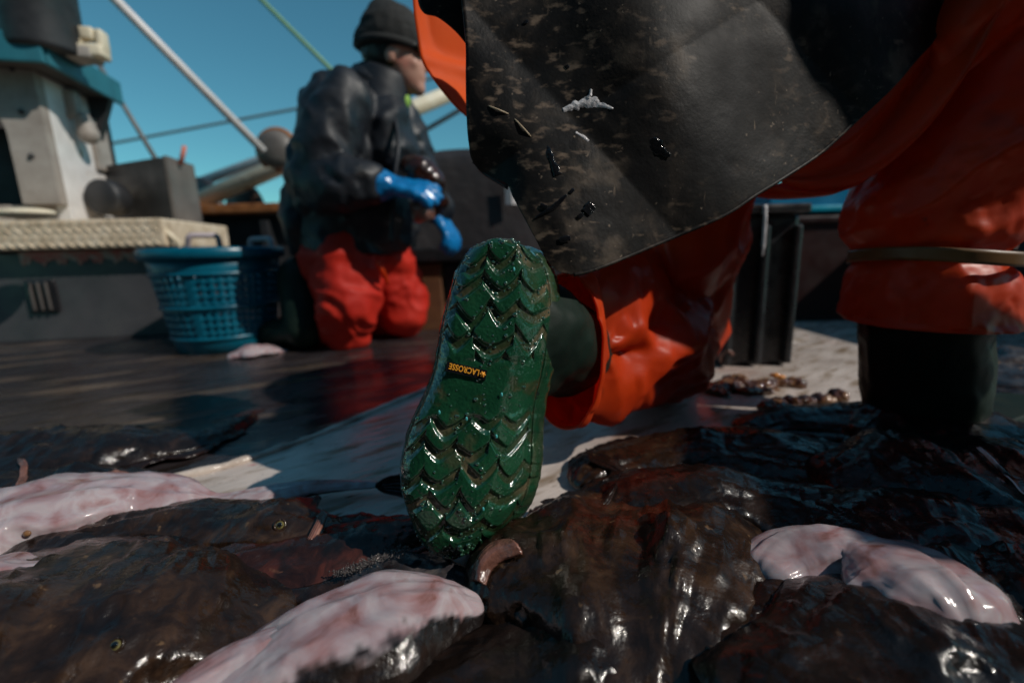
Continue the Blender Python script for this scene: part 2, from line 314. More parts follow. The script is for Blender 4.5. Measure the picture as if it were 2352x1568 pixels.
# ------------------------------------------------------------ deck and sea
m = bpy.data.materials.new('wet_deck'); m.use_nodes = True
def deck_material(m):
    nt = m.node_tree; N = nt.nodes; L = nt.links.new; b = N['Principled BSDF']
    tc = N.new('ShaderNodeTexCoord')
    def noise(sc, st=(1, 1, 1), rz=0, det=6, loc=(0, 0, 0), dist=0):
        mp = N.new('ShaderNodeMapping'); mp.inputs['Scale'].default_value = st; mp.inputs['Location'].default_value = loc
        mp0 = N.new('ShaderNodeMapping'); mp0.inputs['Rotation'].default_value = (0, 0, rz); L(tc.outputs['Object'], mp0.inputs[0]); L(mp0.outputs[0], mp.inputs[0])
        t = N.new('ShaderNodeTexNoise'); t.inputs['Scale'].default_value = sc; t.inputs['Detail'].default_value = det; t.inputs['Distortion'].default_value = dist; L(mp.outputs[0], t.inputs['Vector']); return t.outputs['Fac']
    def rng(x, a, c, lo=0, hi=1):
        r = N.new('ShaderNodeMapRange'); r.interpolation_type = 'SMOOTHSTEP'
        for k, v in zip((1, 2, 3, 4), (a, c, lo, hi)): r.inputs[k].default_value = v
        L(x, r.inputs[0]); return r.outputs[0]
    def mix(a, fac, c):
        x = N.new('ShaderNodeMix'); x.data_type = 'RGBA'; L(fac, x.inputs[0])
        for v, i in ((a, 6), (c, 7)):
            if isinstance(v, tuple): x.inputs[i].default_value = (*v, 1)
            else: L(v, x.inputs[i])
        return x.outputs[2]
    a = R(-35)
    c = mix((.44, .375, .335), rng(noise(5), .3, .7), (.62, .54, .49))
    c = mix(c, rng(noise(9, (1, 4, 1), a, 8), .5, .68), (.26, .19, .13))
    c = mix(c, rng(noise(24, (1, 2.5, 1), a, 4, (3, 1, 0)), .62, .72), (.15, .09, .05))
    c = mix(c, rng(noise(70, (1, 1.5, 1), a, 3, (7, 1, 0)), .68, .74), (.08, .045, .03))
    c = mix(c, rng(noise(15, (1, 2, 1), a, 2, (11, 5, 0)), .70, .78), (.45, .05, .045))
    c = mix(c, rng(noise(3, (1, 1, 1), 0, 3, (2, 8, 0)), .58, .8, 0, .5), (.4, .2, .17))
    L(c, b.inputs['Base Color'])
    L(rng(noise(7, (1, 3, 1), a, 5, (1, 1, 0)), .35, .68, .07, .42), b.inputs['Roughness'])
    bu = N.new('ShaderNodeBump'); bu.inputs['Strength'].default_value = .35; bu.inputs['Distance'].default_value = .004
    L(noise(26, (1, 3, 1), a, 6), bu.inputs['Height']); L(bu.outputs[0], b.inputs['Normal'])
deck_material(m); M['deck'] = m
n = 40; xs = np.linspace(-4.2, 3.0, n); ys = np.linspace(-1.6, 4.6, n)
X, Yy = np.meshgrid(xs, ys, indexing='ij'); V = np.stack([X, Yy, np.zeros_like(X)], -1).reshape(-1, 3)
V = np.vstack([V, V + [0, 0, -.12]])
F = [f[::-1] for f in gridF(n, n)] + gridF(n, n, off=n * n)
o = mk('deck', V, [tuple(reversed(f)) for f in F], M['deck'], smooth=False, kind='structure', base=(0, 0, 0)); o['label'] = 'wet grey painted boat deck streaked with fish blood'
s_ = 900; o = mk('sea', [(-s_, -s_, -1.3), (s_, -s_, -1.3), (s_, s_, -1.3), (-s_, s_, -1.3)], [(0, 1, 2, 3)], M['sea'], smooth=False, kind='structure', base=(0, 0, -1.3))
pts = crom([G(x, y, .001) for x, y in [(330, 1112), (400, 1097), (480, 1080), (560, 1058), (640, 1032), (720, 1003), (800, 970), (880, 935), (960, 903), (1040, 874), (1120, 848)]], 90)
wob = fbm(pts * 40, 3, 5)
M['deck_dark'] = M['deck'].copy(); M['deck_dark'].name = 'wet_deck_shade_sun_streaks'
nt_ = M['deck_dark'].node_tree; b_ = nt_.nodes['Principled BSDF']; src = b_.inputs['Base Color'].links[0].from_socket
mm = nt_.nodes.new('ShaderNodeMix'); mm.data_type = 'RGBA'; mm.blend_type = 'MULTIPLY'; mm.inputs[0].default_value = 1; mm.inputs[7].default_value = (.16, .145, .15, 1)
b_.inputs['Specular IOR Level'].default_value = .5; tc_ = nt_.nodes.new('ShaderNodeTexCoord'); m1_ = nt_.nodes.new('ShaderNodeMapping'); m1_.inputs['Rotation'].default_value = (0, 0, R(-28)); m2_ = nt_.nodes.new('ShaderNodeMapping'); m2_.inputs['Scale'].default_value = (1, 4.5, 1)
nz_ = nt_.nodes.new('ShaderNodeTexNoise'); nz_.inputs['Scale'].default_value = 2.6; nz_.inputs['Detail'].default_value = 7; rm_ = nt_.nodes.new('ShaderNodeValToRGB'); rm_.color_ramp.elements[0].position = .54; rm_.color_ramp.elements[0].color = (.058, .056, .068, 1); rm_.color_ramp.elements[1].position = .64; rm_.color_ramp.elements[1].color = (.21, .18, .155, 1)  # shade painted in as the dark tone, sunlit streaks as tan patches
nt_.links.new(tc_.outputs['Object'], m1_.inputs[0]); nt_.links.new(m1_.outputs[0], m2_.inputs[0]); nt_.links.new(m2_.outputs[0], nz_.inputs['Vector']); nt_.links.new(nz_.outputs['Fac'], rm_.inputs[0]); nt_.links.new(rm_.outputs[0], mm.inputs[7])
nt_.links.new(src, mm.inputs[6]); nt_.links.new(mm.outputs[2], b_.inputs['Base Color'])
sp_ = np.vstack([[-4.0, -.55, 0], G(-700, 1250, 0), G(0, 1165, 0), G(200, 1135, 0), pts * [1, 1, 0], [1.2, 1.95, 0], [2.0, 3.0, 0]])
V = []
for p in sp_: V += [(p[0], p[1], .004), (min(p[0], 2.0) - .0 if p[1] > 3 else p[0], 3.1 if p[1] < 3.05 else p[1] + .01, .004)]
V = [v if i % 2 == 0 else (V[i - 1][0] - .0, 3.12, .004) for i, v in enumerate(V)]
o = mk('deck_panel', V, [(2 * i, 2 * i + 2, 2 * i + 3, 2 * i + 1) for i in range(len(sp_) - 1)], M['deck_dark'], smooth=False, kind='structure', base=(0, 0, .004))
o = MB().tube(pts + np.c_[wob * .0012, wob * .001, np.zeros(90)], .0075 + .0018 * wob, 10).build('deck_seam', M['blood'], kind='structure')

# ------------------------------------------------------------ background: hull side, wheelhouse, gear
def frame2(p, q):                       # horizontal frame with x along p->q
    d = np.array([q[0] - p[0], q[1] - p[1], 0.0]); d /= np.linalg.norm(d); n = np.array([d[1], -d[0], 0]); return np.stack([d, n, [0, 0, 1]], 1)
# bulwark along the far side
t = thing('bulwark', 'black steel bulwark with rust-orange rail cap beyond the blue basket', 'bulwark', (-.6, 3.15, 0))
mb = MB(); mb.box((-.45, 3.2, .31), (5.4, .06, .62), bev=.008)
for x in (-2.3, -1.6, -.9, -.2, .5, 1.3): mb.box((x, 3.12, .29), (.05, .10, .57), bev=.006)
mb.build('panel', M['dark_steel'], t, smooth=False)
MB().box((-.45, 3.16, .655), (5.5, .17, .06), bev=.012).build('rail_cap', M['rust'], t, smooth=False)
t = thing('bulwark', 'black steel side bulwark at the right behind the standing orange leg', 'bulwark', (1.95, 2.0, 0))
MB().box((1.95, 1.98, .31), (.06, 2.35, .62), bev=.008).build('panel', M['dark_steel'], t, smooth=False)
MB().box((1.93, 1.98, .655), (.17, 2.35, .06), bev=.012).build('rail_cap', M['dark_steel'], t, smooth=False)
# net drum winch behind the rail
Yd = 3.55
t = thing('winch_drum', 'rusty net drum with dark round end flanges behind the orange rail', 'winch', P(560, 520, Yd) * [1, 1, 0])
rotY = np.array([[0, 0, 1], [0, 1, 0], [-1, 0, 0]], float)
def flange(px, py, Y, rad, name, mt):
    c = P(px, py, Y); a = R(58); rz = np.array([[math.cos(a), -math.sin(a), 0], [math.sin(a), math.cos(a), 0], [0, 0, 1]])
    MB().lathe(c, [(.001, .035), (rad * .93, .03), (rad, .018), (rad, -.018), (rad * .93, -.03), (.001, -.035)], 40, rz @ rotY).build(name, mt, t); return c
ca = flange(566, 505, Yd, .26, 'flange', M['drum']); cb = flange(468, 500, Yd - .1, .28, 'flange', M['dark_steel'])
MB().cap(ca, .1, cb, .1).build('drum', M['drum'], t)
mb = MB()
for c in (ca, cb): mb.box((c[0], c[1] + .1, c[2] / 2), (.12, .1, c[2]), bev=.01)
mb.build('pedestal', M['dark_steel'], t, smooth=False)
# dark housing with brown end panel
a, b_ = P(240, 480, 2.55), P(392, 480, 2.35); c = P(452, 480, 2.6)
zt = P(390, 365, 2.4)[2]
t = thing('engine_housing', 'dark box-shaped housing with brown end panel right of the wheelhouse', 'machine housing', (a + c) / 2 * [1, 1, 0])
def prism(poly, z0, z1):
    k = len(poly); V = [(p[0], p[1], z0) for p in poly] + [(p[0], p[1], z1) for p in poly]
    return V, [tuple(range(k))[::-1], tuple(range(k, 2 * k))] + [(i, (i + 1) % k, (i + 1) % k + k, i + k) for i in range(k)]
d = a + (c - b_)
MB().add(*prism([a, b_, c, d], 0, zt)).build('casing', M['dark_steel'], t, smooth=False)
n_ = np.cross(c - b_, [0, 0, 1]); n_ /= np.linalg.norm(n_)
MB().add(*prism([b_ + n_ * .004, c + n_ * .004, c + n_ * .02, b_ + n_ * .02], .5, zt + .006)).build('end_panel', M['brown_steel'], t, smooth=False)
q = b_ * .3 + c * .7; MB().box((q[0], q[1] - .03, P(450, 465, 2.5)[2] + .03), (.03, .03, .1), bev=.005).build('latch', M['black_plastic'], t)
MB().lathe(P(250, 455, 2.35), [(.001, -.05), (.075, -.05), (.085, -.04), (.085, .04), (.075, .05), (.001, .05)], 28, np.array([[1, 0, 0], [0, 0, -1], [0, 1, 0]])).build('exhaust_port', M['dark_steel'], t)
MB().tube([P(415, 378, 2.45), P(424, 335, 2.45)], .011, 10).build('marker_stick', mat('faded_red_paint', [(.3, (.45, .12, .08)), (.7, (.6, .2, .14))], rough=(.5, .7)), None, label='short faded red stick standing on the dark housing', cat='stick')

# ---- wheelhouse
K = P(165, 500, 2.2); K[2] = 0
da = np.array([-.97, -.24, 0]); da /= np.linalg.norm(da); db = np.array([-.24, .97, 0]); db /= np.linalg.norm(db)
ztop = 1.30; WL = .40
for _ in range(30):                     # height where the corner meets the roof soffit in the photo
    d = np.array([K[0], K[1], ztop]) - C0; yy = 784 - FPX * (d @ _u) / (d @ _f); ztop += (yy - 172) * .0006
t = thing('wheelhouse', 'white wheelhouse with teal roof edge and open window bay', 'wheelhouse', tuple(K))
RM = np.stack([da, db, [0, 0, 1]], 1)   # local: x along front wall, y along side wall
def W(x, y, z): return K + da * x + db * y + np.array([0, 0, z])
def wbox(mb, x0, x1, y0, y1, z0, z1, bev=.004):
    return mb.box(W((x0 + x1) / 2, (y0 + y1) / 2, (z0 + z1) / 2), (abs(x1 - x0), abs(y1 - y0), abs(z1 - z0)), RM, bev)
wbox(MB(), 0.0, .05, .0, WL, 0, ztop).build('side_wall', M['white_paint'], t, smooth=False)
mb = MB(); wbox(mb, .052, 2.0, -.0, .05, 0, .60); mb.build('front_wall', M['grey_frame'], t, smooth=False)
# window frame: post, header with a rounded inner corner
r_ = .16; arc = [(.14 + r_ - r_ * math.sin(a), ztop - .10 - r_ + r_ * math.cos(a)) for a in np.linspace(0, math.pi / 2, 10)]
poly = [(0, ztop), (1.9, ztop), (1.9, ztop - .10)] + arc + [(.14, .60), (0, .60)]
k = len(poly); V = [W(x, -.055, z) for x, z in poly] + [W(x, -.004, z) for x, z in poly]
F = [tuple(range(k)), tuple(range(k, 2 * k))[::-1]] + [(i, i + k, (i + 1) % k + k, (i + 1) % k) for i in range(k)]
mk('window_frame', V, F, M['grey_frame'], t, smooth=False)
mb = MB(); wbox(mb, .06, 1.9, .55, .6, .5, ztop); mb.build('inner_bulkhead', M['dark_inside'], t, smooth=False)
mb = MB(); wbox(mb, .25, .75, .3, .4, .5, 1.0, .03); wbox(mb, .25, .75, .1, .4, .45, .55, .03); mb.build('helm_seat', M['dark_steel'], t)
mb = MB(); wbox(mb, .5, .95, .49, .5, .62, .86, .01); mb.build('inner_window', M['teal_paint'], t, smooth=False)
mb = MB(); wbox(mb, -.10, 2.0, -.16, .38, ztop + .002, ztop + .05, .01); mb.build('roof', M['dark_inside'], t, smooth=False)
mb = MB(); wbox(mb, -.115, 2.0, -.185, -.162, ztop - .01, ztop + .10, .006); wbox(mb, -.125, -.102, -.16, .38, ztop - .01, ztop + .10, .006); mb.build('roof_edge', M['teal_paint'], t, smooth=False)
V = [W(-.10, .30, ztop - .002), W(-.003, .30, ztop - .002), W(-.003, .30, ztop - .24), W(-.10, .34, ztop - .002), W(-.003, .34, ztop - .002), W(-.003, .34, ztop - .24)]
mk('roof_bracket', V, [(0, 1, 2), (5, 4, 3), (0, 3, 4, 1), (1, 4, 5, 2), (2, 5, 3, 0)], M['dark_steel'], t, smooth=False)
mb = MB(); wbox(mb, -.02, -.003, .26, .39, .80, ztop - .1, .004); mb.build('door_panel', M['grey_frame'], t, smooth=False)
mb = MB(); mb.cap(W(-.05, .14, ztop - .14), .03, W(-.06, .14, ztop - .21), .045); mb.box(W(-.02, .14, ztop - .08), (.05, .05, .12), RM, .01); mb.build('flood_lamp', M['grey_frame'], t)
mb = MB(); mb.tube([W(-.012, .22, .66), W(-.04, .23, .68), W(-.04, .30, .74)], .014, 8); mb.box(W(-.015, .34, .70), (.03, .04, .03), RM, .006); mb.build('latch', M['cream'], t)
mb = MB(); mb.tube([W(-.012, .26, .56), W(-.03, .30, .55), W(-.03, .34, .51)], .008, 8); mb.build('hook', M['dark_steel'], t)
for z in (.8, .98, 1.15): MB().ball(W(.07, -.056, z), (.012, .012, .012), n=8).build('bolt', M['dark_steel'], t)
# on the roof
zr = ztop + .052
pA = P(100, 95, 2.15); pB = P(88, -140, 2.2)
MB().lathe((pA[0], pA[1], zr), [(.001, 0), (.13, 0), (.135, .02), (.14, .38), (.15, .4), (.15, .46), (.001, .47)], 28).build('exhaust_stack', M['dark_steel'], None, label='thick black exhaust stack standing on the wheelhouse roof', cat='exhaust stack')
q = P(192, 118, 2.2); q[2] = zr + .02; e = P(122, -30, 2.25); t2 = thing('antenna_mast', 'slanting white mast rising from the wheelhouse roof corner', 'mast', (q[0], q[1], zr))
MB().tube([q, q + (e - q) * 3], .026, 12).build('pole', M['rod'], t2); MB().box(q, (.1, .1, .05), RM, .01).cap(q, .04, q + (e - q) * .25, .032).build('base', M['grey_frame'], t2)
q = P(212, 128, 2.2); t2 = thing('navigation_lamp', 'small cream lamp housing on the teal roof corner', 'lamp', (q[0], q[1], zr))
mb = MB(); mb.box((q[0], q[1], zr + .03), (.11, .08, .05), RM, .01); mb.build('base', M['cream'], t2)
mb = MB(); mb.box((q[0] - .035, q[1], zr + .085), (.025, .06, .07), RM, .006); mb.box((q[0] + .04, q[1] + .02, zr + .08), (.025, .06, .08), RM, .006); mb.box((q[0], q[1], zr + .1), (.05, .05, .05), RM, .008); mb.build('housing', M['cream'], t2)

# ---- rigging
def rod(name, pts, r, mt, label, cat, n=10):
    return MB().tube(pts, r, n).build(name, mt, None, label=label, cat=cat)
a, b_ = P(606, 348, 2.9), P(265, 0, 2.5); rod('stay_rod', [a, a + (b_ - a) * 1.6], .0225, M['rod'], 'long pale diagonal stay rod crossing the sky down to the rusty pulley', 'stay')
a, b_ = P(358, 366, 2.6), P(255, 195, 2.7); rod('stay_cable', [a, a + (b_ - a) * 1.4], .012, M['cable'], 'thin grey cable between wheelhouse roof and dark housing', 'cable')
rod('far_line', lin([P(-300, 420, 6), P(240, 333, 6), P(700, 247, 6), P(1300, 110, 6)], 12), .016, M['cable'], 'thin distant line running nearly level across the sky', 'line')
a, b_ = P(600, 0, 3.2), P(782, 182, 3.2); rod('green_rope', [a - (b_ - a), b_ + (b_ - a) * .7], .014, M['green_rope'], 'yellowish green rope slanting across the sky above the worker', 'rope')
a, b_ = P(480, 452, 3.3), P(1040, 212, 3.9); rod('boom', [a - (b_ - a) * .15, b_ + (b_ - a) * .6], .06, M['cream'], 'thick cream painted boom behind the kneeling worker', 'boom', 16)
a, b_ = P(462, 418, 3.6), P(1030, 208, 4.2); rod('gaff_spar', [a - (b_ - a) * .12, b_ + (b_ - a) * .6], .036, M['rod'], 'slim pale grey spar just above the cream boom', 'spar', 12)
a, b_ = P(955, 312, 4.2), P(1070, 245, 4.2); rod('topping_cable', [a - (b_ - a), b_ + (b_ - a) * 3], .02, M['cable'], 'dark cable below the boom right of the worker', 'cable')
q = P(637, 345, 3.05); t2 = thing('pulley_block', 'round rusty pulley block on the cream boom', 'pulley', q - [0, 0, .12])
MB().lathe(q, [(.001, -.07), (.06, -.07), (.105, -.05), (.115, -.02), (.115, .02), (.105, .05), (.06, .07), (.001, .07)], 24, np.array([[.8, 0, .6], [.0, 1, 0], [-.6, 0, .8]]) @ np.array([[1, 0, 0], [0, 0, -1], [0, 1, 0]])).build('cheek', M['brown_steel'], t2)
th = np.linspace(0, 2 * math.pi, 30)[:-1]
V = np.array([q + np.array([.12 * math.cos(a), 0, .12 * math.sin(a)]) for a in np.linspace(.3, 4.0, 24)]); MB().tube(V, .018, 8).build('strap', M['rust'], t2)
MB().cap(q + [-.01, .02, -.1], .03, P(640, 388, 3.35), .03).build('shackle', M['rust'], t2)

# ---- deck box with tread-plate lid
A = P(-260, 700, 1.86); B = P(421, 700, 2.02); A[2] = B[2] = 0
zl = P(421, 566, 2.02)[2]; zu = P(421, 501, 2.02)[2]
dx = (B - A) / np.linalg.norm(B - A); dn = np.array([dx[1], -dx[0], 0])
RB = np.stack([dx, -dn, [0, 0, 1]], 1); LB = np.linalg.norm(B - A)
def Bx(x, y, z): return A + dx * x - dn * y + np.array([0, 0, z])
t = thing('deck_box', 'grey deck box under a tread-plate lid, scuffed red along its upper edge', 'deck box', tuple(Bx(LB / 2, .2, 0)))
mb = MB(); mb.box(Bx(LB / 2, .27, (zl - .004) / 2), (LB - .02, .5, zl - .004), RB, .012); mb.build('body', M['box'], t, smooth=False)
# scuff strip under the lid
V = []; nn = 60
for i in range(nn):
    x = LB * .45 + (LB * .53) * i / (nn - 1); w = .045 + .012 * math.sin(i * .9) + .008 * math.sin(i * 2.3)
    V += [Bx(x, .017, zl - .006), Bx(x, .017, zl - .006 - w)]
mk('scuffed_strip', V, [(2 * i, 2 * i + 1, 2 * i + 3, 2 * i + 2) for i in range(nn - 1)], M['redscuff'], t, smooth=False)
mb = MB(); mb.box(Bx(LB / 2, .25, (zl + zu) / 2), (LB, .6, zu - zl), RB, .012)
lid = mb.build('lid', M['plate'], t, smooth=False)
mb = MB(); h = zu - zl                  # raised diamonds of the tread plate on the face of the lid
for r2 in range(4):
    for i in range(int(LB / .036)):
        x = .02 + i * .036 + (.018 if r2 % 2 else 0); ang = R(40 if r2 % 2 else -40)
        if x > LB - .02: continue
        rr = RB @ np.array([[math.cos(ang), 0, -math.sin(ang)], [0, 1, 0], [math.sin(ang), 0, math.cos(ang)]])
        mb.ball(Bx(x, -.05, zl + h * (.14 + .24 * r2)), (.016, .0035, .0045), rr, 6)
mb.build('tread_pattern', M['plate'], lid)
mb = MB(); hx = LB * .50; mb.box(Bx(hx, .014, .2), (.11, .012, .14), RB, .008); rec = mb.build('handle_recess', M['black_plastic'], t)
for i in (-.03, 0, .03): MB().box(Bx(hx + i, .002, .2), (.012, .01, .12), RB, .004).build('grip_bar', M['dark_inside'], rec)
MB().tube([Bx(LB - .03, -.04, zu - .02), Bx(LB + .03, -.02, zl + .02), Bx(LB + .02, .0, zl - .03)], .012, 8).build('hinge', M['cream'], t)
q = P(25, 493, 1.72); mb = MB(); mb.ball((q[0], q[1] + .05, zu + .012), (.1, .06, .02), RB, 12); mb.build('rag', M['cream'], None, label='crumpled tan rag lying on the left end of the tread-plate lid', cat='rag')

# ---- blue basket
bc = P(512, 700, 1.72); bc[2] = 0.0; bz, br0, br1 = .365, .158, .212
t = thing('fish_basket', 'round blue plastic fish basket with lattice sides and two grey handles', 'basket', tuple(bc))
NA, NZ = 46, 9; mb = MB(); thick = .006
def bring(r, z): return [bc + np.array([r * math.cos(2 * math.pi * k / (NA * 2)), r * math.sin(2 * math.pi * k / (NA * 2)), z]) for k in range(NA * 2)]
def brad(z): return br0 + (br1 - br0) * (z / bz) ** .9
zs = [.0, .055] + list(np.linspace(.062, bz - .085, NZ * 2)) + [bz - .075, bz - .02]
V = []; F = []
for z in zs: V += bring(brad(z), z)
m_ = NA * 2
for i in range(len(zs) - 1):
    for j in range(m_):
        if 1 < i < len(zs) - 3 and i % 2 == 0 and j % 2 == 0 and (j // 2) % 9 != 8: continue
        F.append((i * m_ + j, i * m_ + (j + 1) % m_, (i + 1) * m_ + (j + 1) % m_, (i + 1) * m_ + j))
F.append(tuple(range(m_))[::-1])
mk('basket_wall', V, F, M['basket'], t, solid=.006)
MB().lathe(bc, [(brad(bz - .02) - .004, bz - .03), (br1 + .014, bz - .03), (br1 + .02, bz - .022), (br1 + .02, bz + .002), (br1 + .012, bz + .008), (br1 - .006, bz + .008), (br1 - .008, bz)], 64, closed=True).build('rim', M['basket'], t)
for z in (.06, .17, bz - .08): MB().lathe(bc, [(brad(z), z - .006), (brad(z) + .009, z - .005), (brad(z) + .009, z + .005), (brad(z), z + .006)], 64, closed=True).build('hoop', M['basket'], t)
def handle(a0, w, hgt, lean):
    pts = [];
    for s1, z in ((-1, 0), (-1, hgt * .85), (-.85, hgt), (.85, hgt), (1, hgt * .85), (1, 0)):
        a = a0 + s1 * w; rr = br1 + lean * (z / hgt); pts.append(bc + np.array([rr * math.cos(a), rr * math.sin(a), bz + .004 + z]))
    MB().tube(lin(pts, 24), .0105, 10).build('handle', M['grey_plastic'], t)
handle(R(132), .27, .058, -.03); handle(R(70), .26, .04, .0)

# ---- things right of and behind the worker
q = P(1040, 600, 2.3); q[2] = 0
t = thing('covered_bin', 'dark grey covered bin behind the kneeling worker', 'bin', tuple(q))
mb = MB(); x0, x1 = P(960, 500, 2.3)[0], P(1330, 500, 2.3)[0]; zt = P(1080, 338, 2.3)[2]
mb.box(((x0 + x1) / 2, 2.6, .31), (x1 - x0, .7, .62), bev=.03); mb.build('body', M['dark_steel'], t)
nx, ny = 40, 24; V = []                 # draped cover, sagging to the left
for i in range(nx):
    for j in range(ny):
        u, v = i / (nx - 1), j / (ny - 1); x = x0 - .02 + (x1 - x0 + .04) * u
        zz = zt - .05 * (1 - u) ** 2.2 + .008 * math.sin(9 * u)
        if v < .6: p = (x, 2.24 + .012 * math.sin(u * 9) * (1 - v / .6), .12 + (zz - .12) * (v / .6))
        else: p = (x, 2.24 + .7 * (v - .6) / .4, zz + .02 * math.sin((v - .6) / .4 * 3.1))
        V.append(p)
mk('cover', V, gridF(nx, ny), M['dark_grey'], t, solid=.004)
MB().add(*prism([P(1160, 430, 2.2), P(1192, 430, 2.2), P(1175, 430, 2.19)], P(1165, 470, 2.2)[2], P(1165, 405, 2.2)[2])).build('paper_scrap', M['rod'], t, smooth=False)
q = P(965, 760, 1.95); t = thing('plywood_box', 'low brown plywood box beside the worker\'s knees', 'box', (q[0], q[1], 0))
x0, x1 = P(900, 680, 1.95)[0], P(1016, 680, 1.95)[0]; zt = P(960, 606, 1.95)[2]
MB().box(((x0 + x1) / 2, 2.1, zt / 2), (x1 - x0, .3, zt), bev=.006).build('body', M['plywood'], t, smooth=False)
MB().box(((x0 + x1) / 2 + .1, 2.1, zt + .035), (x1 - x0 + .36, .36, .06), bev=.01).build('lid', M['black_plastic'], t, smooth=False)
mb = MB(); x0, x1 = P(1018, 700, 2.0)[0], P(1230, 700, 2.0)[0]; zt = P(1100, 600, 2.0)[2]
t = thing('black_crate', 'black plastic crate in shade between plywood box and green boot', 'crate', ((x0 + x1) / 2, 2.1, 0))
mb.box(((x0 + x1) / 2, 2.16, zt / 2), (x1 - x0, .3, zt), bev=.01).build('body', M['black_plastic'], t, smooth=False)
MB().box(((x0 + x1) / 2, 2.16, zt + .012), (x1 - x0 + .03, .33, .022), bev=.006).build('rim', M['dark_grey'], t, smooth=False)
# black tote right
x0, x1 = P(1668, 700, 1.2)[0], P(1832, 700, 1.2)[0]; zt = P(1760, 470, 1.2)[2]
t = thing('fish_tote', 'tall wet black fish tote between the crouching fisherman\'s legs', 'tote', ((x0 + x1) / 2, 1.3, 0))
MB().box(((x0 + x1) / 2, 1.42, zt / 2 - .012), (x1 - x0, .4, zt - .024), bev=.012).build('body', M['black_plastic'], t, smooth=False)
mb = MB(); mb.box(((x0 + x1) / 2, 1.41, zt - .01), (x1 - x0 + .02, .44, .024), bev=.008); mb.build('rim', M['black_plastic'], t, smooth=False)
mb = MB()
for x in (x0 + .012, x1 - .012, (x0 + x1) / 2): mb.box((x, 1.208, zt * .45), (.018, .02, zt * .86), bev=.006)
mb.build('rib', M['black_plastic'], t, smooth=False)
a = P(1757, 472, 1.19); MB().tube(lin([a, a - [0, .006, .03], a - [0, .008, .1], a - [0, .006, .125]], 20), np.interp(np.linspace(0, 1, 20), [0, .2, .8, 1], [.006, .0045, .004, .0015]), 8).build('slime_drip', M['foam'], t)
x0, x1 = P(1790, 620, 1.9)[0], P(2000, 620, 1.9)[0]; zt = P(1880, 492, 1.9)[2]
t = thing('maroon_bin', 'dark maroon bin standing in shade behind the orange leg', 'bin', ((x0 + x1) / 2, 2.0, 0))
MB().box(((x0 + x1) / 2, 2.12, zt / 2), (x1 - x0, .42, zt), bev=.02).build('body', M['maroon'], t, smooth=False)
MB().box(((x0 + x1) / 2, 2.12, zt - .02), (x1 - x0 + .03, .45, .03), bev=.008).build('rim', M['maroon'], t, smooth=False)
x0, x1 = P(1772, 460, 1.9)[0], P(2010, 460, 1.9)[0]; z1 = P(1880, 425, 1.9)[2]
t = thing('blue_tub', 'shallow bright blue tub stacked on the maroon bin', 'tub', ((x0 + x1) / 2, 2.1, zt + .002))
MB().box(((x0 + x1) / 2, 2.12, (zt + z1) / 2 + .004), (x1 - x0, .4, z1 - zt - .006), bev=.012).build('body', M['blue_plastic'], t, smooth=False)
MB().box(((x0 + x1) / 2, 2.11, zt + .022), (x1 - x0 + .012, .43, .026), bev=.008).build('lower_rim', mat('cyan_plastic', [(.3, (.0, .25, .36)), (.7, (.01, .33, .45))], rough=(.2, .4)), t, smooth=False)

